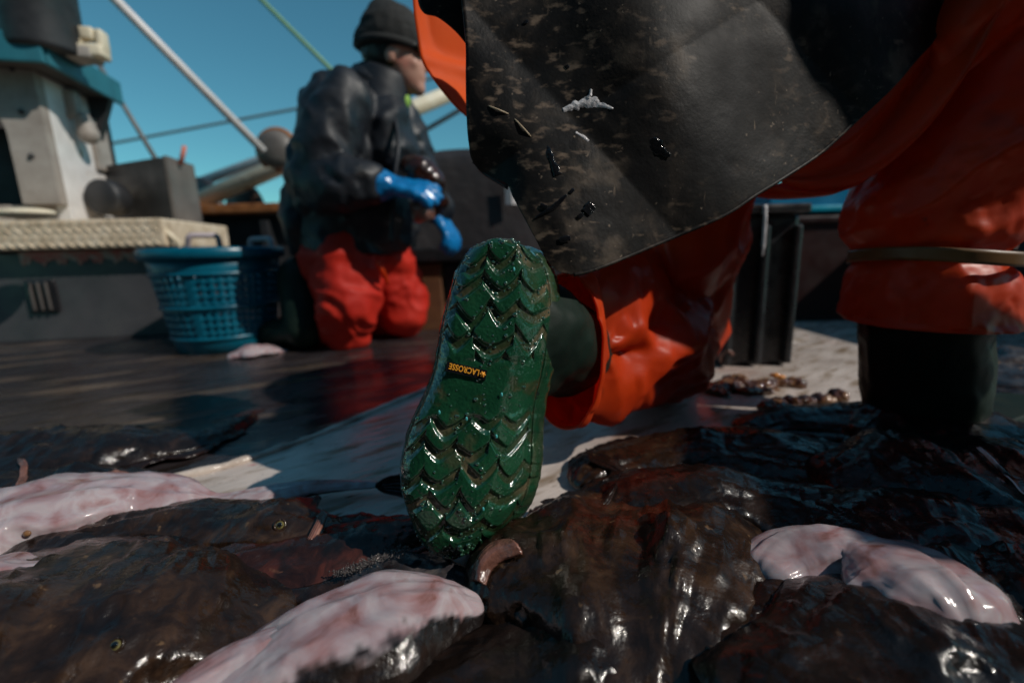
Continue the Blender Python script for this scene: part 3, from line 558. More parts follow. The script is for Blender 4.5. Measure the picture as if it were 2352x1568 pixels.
# ------------------------------------------------------------ fish
def fish(name, label, spine, zo=0.0, roll=0.0, mt='fish_brown', seed=1, group=None, lump=.14, asp=2.9, flat=.6, cat='fish', thr=(.05, .45), fine=1.0, lens=1.7, skirt=.42):
    # spine: picture point of the centre line and half height there; the body rests at height zo
    n, k = 150, 72; cp, hw, hh_ = [], [], []
    for x, y, e in spine:
        z = zo + .02
        for _ in range(5):
            p = G(x, y, z); mm = np.linalg.norm(p - C0) / FPX; rh = e * mm / math.sqrt(.75 + asp * asp * .25); z = zo + rh * .62
        cp.append(p); hh_.append(rh); hw.append(rh * asp)
    ctr = crom(cp, n); tt = np.linspace(0, 1, n)
    W_ = np.interp(tt, np.linspace(0, 1, len(hw)), hw); H_ = np.interp(tt, np.linspace(0, 1, len(hw)), hh_)
    ker = np.ones(13) / 13
    W_ = np.convolve(np.pad(W_, 6, 'edge'), ker, 'valid'); H_ = np.convolve(np.pad(H_, 6, 'edge'), ker, 'valid')
    cap = np.sqrt(np.clip(1 - (1 - np.clip(tt / .07, 0, 1)) ** 2, 0, 1)) * np.sqrt(np.clip(1 - (1 - np.clip((1 - tt) / .04, 0, 1)) ** 2, 0, 1)); cap = np.maximum(cap, .02)
    wv1 = vnoise(np.c_[tt * 5 + seed, 0 * tt, 0 * tt + seed], seed + 51); wv2 = vnoise(np.c_[tt * 6 + seed * 2, 0 * tt + 3, 0 * tt], seed + 52)
    W_ = W_ * cap * (1 + (.10 + .16 * min(1, fine)) * wv1); H_ = H_ * cap * (1 + (.08 + .2 * min(1, fine)) * wv2)
    T = np.gradient(ctr, axis=0); T /= np.linalg.norm(T, axis=1)[:, None]
    Sx = np.cross(T, [0, 0, 1]); Sx /= np.linalg.norm(Sx, axis=1)[:, None]; U = np.cross(Sx, T)
    th = np.linspace(0, 2 * math.pi, k, endpoint=False); c_, s_ = np.cos(th), np.sin(th)
    up = np.where(s_ > 0, np.abs(s_) ** lens, s_ * flat)
    Vr = ctr[:, None, :] + Sx[:, None, :] * (W_[:, None] * c_[None, :])[..., None] + U[:, None, :] * (H_[:, None] * up[None, :])[..., None]
    D = Vr - ctr[:, None, :]; D /= np.linalg.norm(D, axis=2)[..., None] + 1e-9
    V = Vr.reshape(-1, 3); D = D.reshape(-1, 3); hh = np.repeat(np.minimum(H_, W_), k)
    tan_ = np.repeat(tt, k)
    nz = fbm(V * 18 + seed * 3.1, 3, seed) * lump + ridge(V * 42 + seed, seed + 9) * lump * .12 * fine + fbm(V * 120 + seed, 2, seed + 3) * .05 * fine
    # slack skin folds running along the body
    al = np.stack([tan_ * 3.0, np.tile(c_, n) * 2.2 + .5 * fbm(V * 12, 2, seed), np.tile(s_, n) * 2.2], 1)
    wrp = .55 * fbm(V * 11 + seed, 2, seed + 61)
    ca_ = np.tile(c_, n) * (1 + .25 * np.repeat(vnoise(np.c_[tt * 4, 0 * tt, 0 * tt + seed], seed + 62), k))
    f1 = ridge(np.stack([tan_ * 2.6 + wrp, ca_ * 3.4 + wrp, 0 * tan_ + seed], 1), seed + 63); f2 = ridge(np.stack([tan_ * 5 + wrp, ca_ * 7 + 2 * wrp, 0 * tan_ + seed * 2], 1), seed + 64)
    fold = -(.20 * np.maximum(f1, -.3) + .08 * np.maximum(f2, -.3)) * (.85 * fine if fine > .5 else .75) * sstep(-.2, .4, np.tile(s_, n))
    fr = np.exp(-((np.tile(np.sin(th + .05), n)) / .10) ** 2) * (.25 + .5 * np.maximum(0, vnoise(V * 130, seed + 4)))      # ragged skin fringe along the flank
    grain = (.0004 * fbm(V * 150, 2, seed + 31) + .0012 * np.maximum(0, ridge(V * 70 + fbm(V * 30, 2, seed)[:, None], seed + 33) - .5)) * fine
    V = V + D * (hh * (nz - fold) + grain)[:, None] + D * (np.minimum(hh, .03) * fr * (.35 + .5 * fine * np.maximum(0, vnoise(V * 55, seed + 14))))[:, None]
    s2 = np.tile(np.sin(th + roll), n)
    tm_ = (thr[0] + thr[1]) / 2; bel = sstep(tm_ - .09, tm_ + .09, -s2 + .20 * fbm(V * 24, 4, seed + 7) + .12 * fbm(V * 110, 2, seed + 8))
    zl_ = .003; V[:, 2] = np.where(V[:, 2] < zl_, zl_ + (V[:, 2] - zl_) * .06, V[:, 2])
    F = gridF(n, k, cv=True) + [tuple(range(k)), tuple(reversed(range((n - 1) * k, n * k)))]
    o = thing(name, label, cat, (float(ctr[n // 2, 0]), float(ctr[n // 2, 1]), max(0.0, float(V[:, 2].min()))), group)
    mk('body', V, F, M[mt], o, attrs={'belly': bel})
    if skirt and fine > .5:
        Vg = V.reshape(n, k, 3); nw = 9
        for j0, sg in ((0, 1), (k // 2, -1)):
            r0, r1 = int(n * .10), int(n * .88); P0 = Vg[r0:r1, j0]; m_ = len(P0); out = Sx[r0:r1] * sg
            wv = W_[r0:r1] * skirt * np.clip(.65 + .75 * vnoise(np.c_[P0 * 26, ][:, :3] + seed, seed + 41), .08, 1.5)
            rows = []
            for q in range(nw):
                f = q / (nw - 1); ruf = .16 * f * vnoise(P0 * 95 + 7 * seed, seed + 43)
                rows.append(P0 - out * (W_[r0:r1] * .06)[:, None] + out * (wv * f)[:, None] + np.array([0, 0, 1]) * (wv * (ruf - .35 * f * f + .16 * f))[:, None])
            Vs_ = np.array(rows).transpose(1, 0, 2).reshape(-1, 3); Vs_[:, 2] = np.maximum(Vs_[:, 2], .004)
            mk('fin_fringe', Vs_, gridF(m_, nw), M['fin'], o, solid=.0016)
    return o, V.reshape(n, k, 3), ctr
def on_surf(V, px, py, lift=0.0):        # point on the sight line at the depth of a built fish there
    d = ray(px, py); d = d / np.linalg.norm(d); W_ = V.reshape(-1, 3) - C0; tt = W_ @ d; e = np.linalg.norm(W_ - tt[:, None] * d, axis=1); ok = np.where(e < max(.004, e.min() * 1.3))[0]
    return C0 + d * (tt[ok].min() - lift)
def eye(o, p, r, look=(0, -.6, .8)):
    mb = MB().ball((0, 0, 0), r, n=14); V = mb.V[0]; look = np.array(look) / np.linalg.norm(look); pu = sstep(.80, .86, (V / r) @ look)
    e = mk('eye', V + np.array(p), mb.F, M['eye'], o, attrs={'pupil': pu})
    a = np.cross(look, [1, 0, 0]); a /= np.linalg.norm(a); b2 = np.cross(look, a); th = np.linspace(0, 2 * math.pi, 24)
    pts = [np.array(p) + look * r * .35 + r * 1.05 * (math.cos(x) * a + math.sin(x) * b2) for x in th]
    MB().tube(pts, r * .35, 8).build('eyelid', M['fish_brown'], o)
def finsheet(o, Vb, left, right, name='fin', mt='fin', nu=30, nv=14, curl=.003, th=.0014, seed=1, ruf=.0010, lift=(.002, .004)):
    L_ = crom([on_surf(Vb, x, y, lift[0]) for x, y in left], nu); R_ = crom([on_surf(Vb, x, y, lift[1]) for x, y in right], nu); V = []
    for i in range(nu):
        for j in range(nv):
            v = j / (nv - 1); V.append(L_[i] * (1 - v) + R_[i] * v + np.array([0, -.5, .8]) * curl * math.sin(v * math.pi))
    V = np.array(V); V += np.c_[0 * V[:, 0], ruf * np.sin(np.tile(np.arange(nv) * 2.2, nu)), ruf * np.cos(np.tile(np.arange(nv) * 2.2, nu))] + (fbm(V * 60, 2, seed) * ruf)[:, None]
    mk(name, V, gridF(nu, nv), M[mt], o, solid=th)
def lump_chain(pts, r, seed, vox=.0018, amp=.0014):
    mb = MB()
    for q in pts: mb.ball(q, (r, r * 1.15, r), n=9)
    v, n_, f = mb.remesh(vox, 3); return v + n_ * (fbm(v * 170, 3, seed) * amp)[:, None], f
FG = 'monkfish heaped on the deck'; PI = math.pi
fish('monkfish', 'long blackish monkfish in shade at far left with a small raised fin', [(-160, 1075, 62), (20, 1062, 58), (180, 1046, 56), (330, 1030, 50), (470, 1000, 30), (590, 955, 9)], 0, 0, 'fish_dark', 11, FG)
fins = COL.objects
o, V, c = fish('monkfish', 'dark monkfish tail wedged between the long blackish fish and the white belly', [(-120, 1140, 42), (60, 1125, 42), (180, 1115, 40), (290, 1108, 28), (410, 1098, 8)], 0, 0, 'fish_dark', 12, FG)
finsheet(o, V, [(250, 1085), (290, 1095), (328, 1120)], [(268, 1078), (302, 1092), (334, 1119)], 'fin_ray', 'lip', nv=5, curl=.001)
finsheet(o, V, [(40, 1052), (46, 1090), (30, 1122)], [(56, 1054), (62, 1090), (52, 1122)], 'spine_fin', 'lip', curl=.001)
o, V, c = fish('monkfish', 'white-bellied monkfish lying belly up at left, its thin tail reaching the green boot sole',
    [(-90, 1240, 62), (60, 1198, 62), (200, 1170, 60), (330, 1148, 47), (425, 1146, 36), (500, 1150, 12), (620, 1138, 21), (740, 1120, 16), (885, 1113, 7)], .014, PI, 'fish_dark', 3, FG, lump=.07, thr=(-.15, .25), fine=.3, asp=1.8, lens=1.05)
finsheet(o, V, [(862, 1113), (890, 1096), (935, 1086)], [(862, 1117), (890, 1134), (935, 1144)], 'tail_fin', 'fin', nv=18, curl=.0)
q = [on_surf(V, x, y, -.0015) for x, y in ((60, 1260), (62, 1225))]
for p in (on_surf(V, 62, 1225), on_surf(V, 262, 1192)): MB().ball(p, (.004, .003, .0035), n=7).build('brown_speck', M['offal'], o)
fish('monkfish', 'dark monkfish back below the white belly at the left edge', [(-150, 1310, 50), (50, 1290, 48), (250, 1285, 45), (420, 1300, 40), (560, 1330, 22)], .008, 0, 'fish_dark', 14, FG)
o, V, c = fish('monkfish', 'brown monkfish with a yellow eye in front of the white belly', [(90, 1290, 30), (230, 1240, 45), (400, 1205, 48), (520, 1203, 50), (640, 1212, 54), (720, 1212, 44), (795, 1200, 12)], .012, 0, 'fish_brown', 21, FG, lump=.18)
eye(o, on_surf(V, 644, 1206, -.003), .0052, (.25, -.75, .6))
finsheet(o, V, [(738, 1172), (722, 1205), (704, 1240)], [(754, 1178), (740, 1210), (724, 1242)], 'jaw_flap', 'lip', lift=(.004, .008))
v_, f_ = lump_chain([on_surf(V, 190 + 16 * i, 1258 + 4 * i + 3 * (i % 3), .0) for i in range(9)], .0065, 3); mk('mouth', v_, f_, M['lip'], o)
o, V, c = fish('monkfish', 'glistening reddish brown monkfish just left of the boot toe', [(420, 1335, 40), (560, 1302, 42), (700, 1275, 46), (840, 1242, 46), (960, 1222, 38), (1040, 1204, 14)], .012, 0, 'fish_red', 31, FG, lump=.18)
fish('monkfish', 'grey-blue slimy fish pressed under the toe of the boot', [(600, 1372, 30), (760, 1350, 42), (900, 1330, 46), (1010, 1340, 44), (1110, 1360, 25)], 0, 0, 'fish_grey', 41, FG)
fish('monkfish', 'small white fish belly poking in at the left edge', [(-140, 1365, 40), (-20, 1355, 42), (70, 1350, 38), (125, 1346, 26), (172, 1338, 8)], .045, PI, 'fish_brown', 51, FG, lump=.05, thr=(-.3, .1), fine=.2, asp=1.8, lens=1.05)
o, V, c = fish('monkfish', 'large brown monkfish head filling the lower left corner', [(-220, 1650, 150), (60, 1500, 165), (250, 1455, 155), (430, 1425, 120), (580, 1388, 80), (700, 1352, 22)], .0, 0, 'fish_brown', 61, FG, lump=.16)
eye(o, on_surf(V, 268, 1482, -.003), .0042, (.2, -.6, .75))
o, V, c = fish('monkfish', 'pinkish white fish belly in front of the boot at the bottom centre', [(430, 1680, 50), (600, 1575, 72), (760, 1498, 84), (900, 1432, 84), (1010, 1405, 62), (1110, 1398, 18)], .028, PI * .70, 'fish_dark', 71, FG, lump=.07, thr=(-.30, .05), fine=.25, asp=1.8, lens=1.05)
o2, V2, c2 = fish('monkfish', 'pale fish tail strip left of the pinkish white belly', [(380, 1620, 22), (520, 1532, 25), (640, 1476, 27), (740, 1430, 24), (800, 1400, 7)], .05, PI, 'fish_pale', 72, FG, lump=.08, thr=(-.35, .05), fine=.3, asp=1.8, lens=1.05)
o, V, c = fish('monkfish', 'broad dark monkfish right of the boot with pinkish lips against the sole', [(1070, 1340, 60), (1180, 1315, 125), (1350, 1310, 155), (1520, 1330, 158), (1700, 1390, 128), (1830, 1470, 60)], .0, 0, 'fish_brown', 81, FG, lump=.17)
finsheet(o, V, [(1172, 1240), (1128, 1250), (1096, 1286), (1084, 1336)], [(1200, 1270), (1158, 1284), (1128, 1308), (1112, 1345)], 'lip', 'lip', nu=50, nv=16, curl=.007, th=.004, ruf=.0005, lift=(.001, .002))
fish('monkfish', 'dark monkfish lowest in the frame below the broad one', [(850, 1700, 90), (1130, 1575, 92), (1330, 1545, 100), (1520, 1555, 100), (1720, 1625, 90)], .0, 0, 'fish_dark', 82, FG)
o, V, c = fish('monkfish', 'curved pink fish belly gleaming in the lower right', [(1745, 1335, 30), (1815, 1290, 46), (1930, 1288, 54), (2050, 1338, 70), (2150, 1415, 72), (2240, 1520, 40)], .04, PI, 'fish_pale', 91, FG, lump=.11, thr=(-.6, -.1), fine=.4, asp=1.8, lens=1.05)
fish('monkfish', 'wet black monkfish in the lower right corner in front of the pink belly', [(1740, 1720, 80), (1880, 1575, 92), (2020, 1525, 98), (2180, 1530, 96), (2330, 1580, 90), (2500, 1680, 70)], .04, 0, 'fish_dark', 101, FG, lump=.17)
o, V, c = fish('monkfish', 'dark monkfish with a pointed fin lying over the sunlit strip of deck', [(1320, 1120, 28), (1400, 1078, 52), (1530, 1040, 60), (1700, 1045, 58), (1900, 1070, 60), (2100, 1100, 50)], 0, 0, 'fish_brown', 111, FG, lump=.13)
finsheet(o, V, [(1440, 1075), (1395, 1048), (1345, 1030)], [(1450, 1100), (1400, 1082), (1352, 1056)], 'pectoral_fin', 'fin')
o, V, c = fish('monkfish', 'wrinkled blackish monkfish in the middle of the right-hand heap', [(1225, 1222, 30), (1340, 1188, 60), (1500, 1162, 80), (1700, 1166, 85), (1900, 1212, 80), (2080, 1270, 50)], .014, 0, 'fish_dark', 121, FG, lump=.13)
finsheet(o, V, [(1335, 1190), (1370, 1150), (1412, 1110)], [(1360, 1200), (1395, 1165), (1418, 1114)], 'pectoral_fin', 'fish_pale' if 0 else 'fin')
fish('monkfish', 'dark monkfish lying against the upright black boot', [(1690, 985, 14), (1800, 965, 34), (1950, 966, 54), (2120, 1000, 70), (2300, 1030, 75), (2450, 1060, 60)], 0, 0, 'fish_dark', 131, FG, lump=.13)
o, V, c = fish('monkfish', 'black monkfish at the right edge below the upright boot', [(1900, 1130, 50), (2050, 1110, 80), (2220, 1110, 95), (2400, 1130, 95), (2560, 1160, 70)], .02, 0, 'fish_dark', 141, FG, lump=.13)
finsheet(o, V, [(2242, 1030), (2300, 1085), (2352, 1135)], [(2250, 1028), (2312, 1083), (2366, 1133)], 'spine_fin', 'fin_white', nv=4, curl=.001, lift=(.004, .006))
fish('monkfish', 'dark glinting monkfish above the pink belly at the right edge', [(1860, 1260, 50), (2000, 1218, 72), (2160, 1218, 82), (2330, 1250, 82), (2500, 1310, 60)], .03, 0, 'fish_dark', 151, FG, lump=.13)
fish('monkfish', 'dark fish back at the right edge beside the pink belly', [(2060, 1400, 50), (2200, 1372, 80), (2350, 1390, 90), (2520, 1450, 70)], .02, 0, 'fish_dark', 152, FG, lump=.13)
fish('monkfish', 'silvery black fish head behind the upright boot at the right edge', [(2230, 850, 30), (2320, 858, 50), (2420, 880, 58), (2560, 910, 40)], 0, 0, 'fish_grey', 161, FG, lump=.25)
fish('skate_wing', 'small pinkish piece of fish lying on the deck by the basket', [(520, 822, 8), (560, 813, 17), (605, 806, 19), (662, 806, 5)], 0, PI, 'fish_pale', 171, None, lump=.2, thr=(-.9, -.5), cat='fish piece')
fish('fish_strip', 'thin brown fish strip on the wet deck between basket and seam', [(485, 978, 5), (530, 962, 9), (575, 950, 9), (615, 942, 3)], 0, 0, 'fish_red', 181, None, lump=.2, cat='fish piece')
# scraps
def scrap(name, label, spots, mt, seed, r):
    mb = MB(); rnd = random.Random(seed)
    for (x, y, z) in spots: mb.ball(G(x, y, z), (r * rnd.uniform(.7, 1.5), r * rnd.uniform(.7, 1.4), r * rnd.uniform(.4, .8)), n=9)
    v_, n_, f_ = mb.remesh(.0028, 2); v_ = v_ + n_ * (fbm(v_ * 110, 3, seed) * .0035)[:, None]
    return mk(name, v_, f_, M[mt], None, label=label, cat='fish scrap')
scrap('fish_scraps', 'dark glistening heap of fish scraps on the sunlit deck strip', [(1640, 892, .008), (1675, 886, .01), (1700, 880, .012), (1735, 884, .012), (1765, 882, .01), (1800, 878, .01), (1830, 880, .006), (1655, 900, .006), (1720, 895, .01), (1760, 895, .008), (1690, 870, .008)], 'offal', 5, .021)
scrap('fish_scrap', 'orange lump of fish gut among the dark scraps', [(1780, 862, .02), (1795, 866, .018)], 'orange_scrap', 6, .010)
scrap('fish_scraps', 'knobbly brown fish scraps touching the right-hand heap', [(1765, 935, .012), (1790, 925, .014), (1820, 920, .012), (1850, 918, .012), (1890, 915, .01), (1925, 910, .008), (1800, 945, .02)], 'offal', 7, .020)
a = np.linspace(.4, 5.2, 22); q = G(1672, 822, .03)
MB().tube(np.array([q + np.array([.014 * math.cos(x), .004 * x, .018 * math.sin(x)]) for x in a]), .005, 8).build('gut_loop', M['lip'], None, label='pinkish curl of gut standing beside the black tote', cat='fish scrap', base=tuple(q * [1, 1, 0]))
# ------------------------------------------------------------ sheets and folds
def loft(left, right, nu, nv, smooth=True, bulge=None):
    f = crom if smooth else lin
    L_, R_ = f(left, nu), f(right, nu); V = np.zeros((nu, nv, 3)); v = np.linspace(0, 1, nv)
    V = L_[:, None, :] * (1 - v)[None, :, None] + R_[:, None, :] * v[None, :, None]
    return V
def rings(secs, n, k, power=2.0):                # secs: (centre xyz, half-width vector, half-depth vector) -> tube grid
    c = crom([s[0] for s in secs], n); a = crom([s[1] for s in secs], n); b = crom([s[2] for s in secs], n)
    th = np.linspace(0, 2 * math.pi, k, endpoint=False)
    cs, sn = np.cos(th), np.sin(th); e = 2 / power
    cs, sn = np.sign(cs) * np.abs(cs) ** e, np.sign(sn) * np.abs(sn) ** e
    return c[:, None, :] + a[:, None, :] * cs[None, :, None] + b[:, None, :] * sn[None, :, None]

def crease(v, step, seed, st=(1, 1, 1)):         # crisp crumple pattern: straight ridges between random hollows, about -1..1
    q = np.asarray(v) * np.array(st) / step; lo, hi = q.min(0) - .5, q.max(0) + .5
    rs_ = np.random.RandomState(seed); cnt_ = int(max(20, min(900, np.prod(np.maximum(hi - lo, 1))))); pts_ = lo + rs_.rand(cnt_, 3) * (hi - lo); out = np.full(len(q), 9.0)
    for p in pts_: np.minimum(out, np.linalg.norm(q - p, axis=1), out=out)
    return np.clip(out * 2 - 1.0, -1, 1.2)

# ------------------------------------------------------------ kneeling worker
YM = 1.72
t = thing('person', 'person kneeling upright in black beanie, navy jacket, red trousers and blue gloves, gutting a fish', 'person', tuple(P(800, 790, 1.7) * [1, 1, 0]))
J = dict(head=P(912, 132, YM), neck=P(882, 205, YM), chest=P(838, 300, YM), waist=P(815, 470, YM), hip=P(805, 590, YM + .02),
         shR=P(795, 232, YM - .13), elR=P(742, 420, YM - .17), wrR=P(842, 424, YM - .22), haR=P(940, 440, YM - .20),
         shL=P(885, 232, YM + .15), elL=P(955, 385, YM + .17), wrL=P(1000, 480, YM + .08), haL=P(1026, 530, YM + .06),
         hpR=P(795, 600, YM - .08), knR=P(790, 752, YM - .06), ftR=P(668, 745, YM + .12), hpL=P(850, 600, YM + .10), knL=P(922, 725, YM + .10), ftL=P(800, 735, YM + .3))
# body: one continuous figure with head, hands and feet
mb = MB(); hc = J['head']; sc = .092
def hp(dx, dy, dz): return hc + np.array([dx, dy, dz])         # head faces +X
tilt = np.array([[1, 0, .06], [0, 1, 0], [-.06, 0, 1]])
mb.ball(hp(-.012, 0, .03), (.098, .078, .10), tilt); mb.ball(hp(.028, 0, -.035), (.066, .064, .086), tilt); mb.cap(hp(.04, 0, -.075), .042, hp(.066, 0, -.10), .026)
mb.cap(hp(.088, 0, .0), .012, hp(.104, 0, -.034), .014); mb.ball(hp(.082, 0, -.064), (.014, .026, .008)); mb.ball(hp(.080, 0, -.077), (.013, .023, .008))
for s in (-1, 1):
    mb.ball(hp(.072, s * .030, -.002), (.018, .016, .012)); mb.ball(hp(-.004, s * .076, -.016), (.019, .010, .031), np.array([[.94, 0, .34], [0, 1, 0], [-.34, 0, .94]]))
    mb.ball(hp(.058, s * .042, -.036), (.024, .02, .022))
mb.cap(hp(-.012, 0, -.05), .057, J['neck'], .06)
mb.chain([J['neck'], J['chest'], J['waist'], J['hip']], [.06, .13, .125, .13]); mb.cap(J['shR'], .06, J['shL'], .06)
for s in 'RL':
    mb.chain([J['sh' + s], J['el' + s], J['wr' + s]], [.056, .044, .03]); mb.cap(J['wr' + s], .026, (J['ha' + s] + J['wr' + s]) / 2, .016)
    mb.chain([J['hp' + s], J['kn' + s], J['ft' + s]], [.085, .06, .042])
    mb.cap(J['ft' + s], .042, J['ft' + s] + [-.10, 0, -.02], .034)
V, N_, F = mb.remesh(.0075, 3); mk('body', V, F, M['skin'], t)
# hair, beanie, glasses
mb = MB(); mb.ball(hp(-.018, 0, .018), (.101, .082, .092), tilt); mb.cap(hp(-.06, 0, -.03), .045, hp(-.075, 0, -.065), .03)
V, N_, F = mb.remesh(.007, 2); keep = V[:, 0] < hc[0] + .012
V[~keep] = V[~keep] * .9 + hc * .1; V = V + N_ * (ridge(V * [30, 60, 30], 3) * .003)[:, None]; mk('hair', V, F, M['hair'], t)
mb = MB(); mb.ball(hp(-.016, 0, .062), (.110, .092, .104), tilt); mb.cap(hp(.02, -.0, .045), .088, hp(-.06, 0, .028), .085); mb.ball(hp(-.03, 0, .13), (.06, .06, .045))
V, N_, F = mb.remesh(.007, 4); cut = hc[2] + .018 - (V[:, 0] - hc[0]) * .12; V[:, 2] = np.maximum(V[:, 2], cut)
V = V + N_ * (ridge(V * [26, 26, 55], 8) * .0025)[:, None]; cap_ = mk('beanie', V, F, M['beanie'], t)
th = np.linspace(0, 2 * math.pi, 48); pts = [hp(-.016 + .108 * math.cos(a), .093 * math.sin(a), .022 - .012 * math.cos(a)) for a in th]
MB().tube(np.array(pts), .013, 10).build('cuff', M['beanie'], cap_)
g_ = MB()
for s in (-1, 1): g_.ball(hp(.089, s * .034, .003), (.010, .032, .021), n=12)
gl = g_.build('glasses', M['lens'], t)
mb = MB()
for s in (-1, 1): mb.tube(lin([hp(.082, s * .064, .012), hp(.0, s * .082, .010), hp(-.03, s * .08, .0)], 8), .0045, 8); mb.tube(lin([hp(.094, s * .005, .021), hp(.09, s * .06, .022)], 6), .004, 8)
mb.build('frame', M['black_frame'], gl)
# shirt collar
MB().lathe(J['neck'] + [.012, 0, .01], [(.066, -.03), (.069, .012), (.066, .02), (.062, .012), (.06, -.03)], 28, tilt).cap(P(925, 232, YM - .01), .028, P(905, 255, YM - .01), .04).build('shirt', M['green_shirt'], t)
# jacket: torso, two sleeves, standing collar and long skirt, fused and creased
mb = MB()
mb.chain([P(852, 215, YM), P(836, 290, YM), P(820, 400, YM), P(812, 500, YM), P(810, 572, YM)], [.085, .142, .158, .166, .17])
mb.ball(P(772, 300, YM), (.11, .16, .18)); mb.ball(P(895, 330, YM), (.085, .14, .16)); mb.ball(P(860, 490, YM), (.155, .17, .18))
mb.chain([J['shR'], P(752, 330, YM - .18), J['elR'], P(790, 425, YM - .23), J['wrR']], [.085, .088, .086, .078, .062])
mb.ball(P(725, 410, YM - .08), (.08, .11, .14)); mb.ball(P(712, 510, YM), (.075, .12, .16))
mb.chain([J['shL'], P(935, 320, YM + .15), J['elL'], J['wrL']], [.088, .085, .075, .052])
V, N_, F = mb.remesh(.0095, 6)
zb = P(800, 583, YM)[2]
fold = ridge(np.c_[V[:, 0] * 9 + V[:, 2] * 5, V[:, 1] * 5, V[:, 2] * 4 + .7 * fbm(V * 6, 2, 4)], 4); wr_ = ridge(np.c_[V[:, 0] * 16 + V[:, 2] * 10 + 1.2 * fbm(V * 7, 2, 14), V[:, 1] * 9, V[:, 2] * 13 - V[:, 0] * 7], 15)
wr2 = ridge(np.c_[V[:, 0] * 30 - V[:, 2] * 14, V[:, 1] * 20, V[:, 2] * 24 + V[:, 0] * 10] + .8 * fbm(V * 9, 2, 16)[:, None], 17)
V = V + N_ * (.012 * np.maximum(fold, -.1) + .007 * np.maximum(wr_, -.3) + .0015 * np.maximum(wr2, -.2) + .008 * crease(np.c_[V[:, 0] + .4 * V[:, 2], V[:, 1], V[:, 2]], .085, 29, (1, 1, .8)))[:, None]
V[:, 2] = np.where(V[:, 2] < zb, zb + (V[:, 2] - zb) * .12, V[:, 2])
jk = mk('jacket', V, F, M['jacket'], t)
MB().lathe(J['neck'] + [-.008, 0, -.005], [(.105, -.05), (.095, -.01), (.09, .045), (.085, .055), (.078, .045), (.082, -.01), (.09, -.05)], 30, np.array([[1, 0, .3], [0, 1, 0], [-.3, 0, 1]])).build('collar', M['jacket'], jk)
MB().tube(crom([P(905, 262, YM - .10), P(915, 330, YM - .17), P(905, 420, YM - .20), P(900, 560, YM - .20)], 30), .008, 8).build('front_seam', M['jacket'], jk)
# trousers
mb = MB(); mb.ball(P(800, 592, YM), (.155, .17, .12))
mb.chain([P(800, 590, YM - .07), P(800, 690, YM - .11), P(795, 757, YM - .09)], [.115, .105, .08]); mb.chain([P(795, 757, YM - .08), P(735, 770, YM + .02), P(690, 755, YM + .1)], [.075, .07, .065])
mb.chain([P(880, 600, YM + .05), P(912, 670, YM + .08), P(930, 722, YM + .08)], [.11, .098, .08]); mb.chain([P(930, 722, YM + .09), P(850, 740, YM + .25)], [.08, .07])
V, N_, F = mb.remesh(.0085, 5)
V = V + N_ * (.010 * ridge(np.c_[V[:, 0] * 7, V[:, 1] * 7, V[:, 2] * 3] + .4 * fbm(V * 5, 2, 3)[:, None], 7) + .009 * np.maximum(-.2, ridge(np.c_[V[:, 0] * 9 + V[:, 2] * 5, V[:, 1] * 8, V[:, 2] * 15 + V[:, 0] * 6] + .5 * fbm(V * 8, 2, 13)[:, None], 19)) + .009 * crease(V, .075, 23, (1, 1, 1.3)))[:, None]
V[:, 2] = np.maximum(V[:, 2], .004 + .0 * V[:, 2]); mk('trousers', V, F, M['red_pvc'], t)
MB().tube(crom([P(865, 600, YM - .17), P(880, 625, YM - .16), P(890, 650, YM - .12)], 12), .008, 8).build('drawstring', M['orange_pvc'], t)
for nm, a, b_ in (('boot', P(700, 757, YM - .1), P(690, 640, YM - .02)), ('boot', P(840, 742, YM + .26), P(770, 735, YM + .34))):
    mb = MB(); mb.cap(a, .07, b_, .082); mb.cap(a, .06, a + [-.16, .06, -.02], .045); V, N_, F = mb.remesh(.008, 4); V[:, 2] = np.maximum(V[:, 2], .003); mk(nm, V, F, M['boot_black'], t)
# gloves with five fingers each
def hand(name, wr, kn, fdir, up, parent, mt, r=.0125, L=.055, cuff=.062, curl=.9, cuffL=.13):
    wr, kn = np.array(wr, float), np.array(kn, float); ax = (kn - wr) / np.linalg.norm(kn - wr); up = np.array(up, float); up -= ax * (up @ ax); up /= np.linalg.norm(up); sd = np.cross(ax, up)
    mb = MB(); mb.tube([wr - ax * cuffL, wr - ax * cuffL * .93, wr - ax * .03, wr + ax * .004], [cuff * 1.06, cuff * 1.0, cuff * .82, cuff * .55], 20)
    for k in (-1.5, -.5, .5, 1.5): mb.cap(wr + sd * k * .013, .022, kn + sd * k * .023, .0165)
    for k, ln in zip((-1.5, -.5, .5, 1.5), (.85, 1.05, 1.0, .78)):
        p = kn + sd * k * .0245; d0 = ax; pts = [p]
        for j in range(3):
            an = curl * (j + .6) * .55 + .08 * k; dd = ax * math.cos(an) - up * math.sin(an) + sd * k * .06
            p = p + dd * L * ln * (.62 - .1 * j); pts.append(p)
        mb.chain(pts, [r * 1.08, r, r * .95, r * .8], 12)
    p = wr + sd * -.026 + ax * .012
    mb.chain([p, p - sd * .03 + ax * .03 - up * .012, p - sd * .034 + ax * .062 - up * .03], [.018, .0145, .011], 12)
    V, N_, F = mb.remesh(.0048, 2); V = V + N_ * (fbm(V * 45, 2, 3) * .0025)[:, None]
    return mk(name, V, F, mt, parent)
g1 = hand('glove', P(902, 428, YM - .22), P(958, 434, YM - .225), None, (0, -.5, .85), t, M['glove'], curl=.55, cuffL=.10, cuff=.062, r=.017, L=.045)
g2 = hand('glove', P(1008, 498, YM + .07), P(1034, 538, YM + .05), None, (.8, -.3, .5), t, M['glove'], cuffL=.05, cuff=.05, r=.017, L=.045)
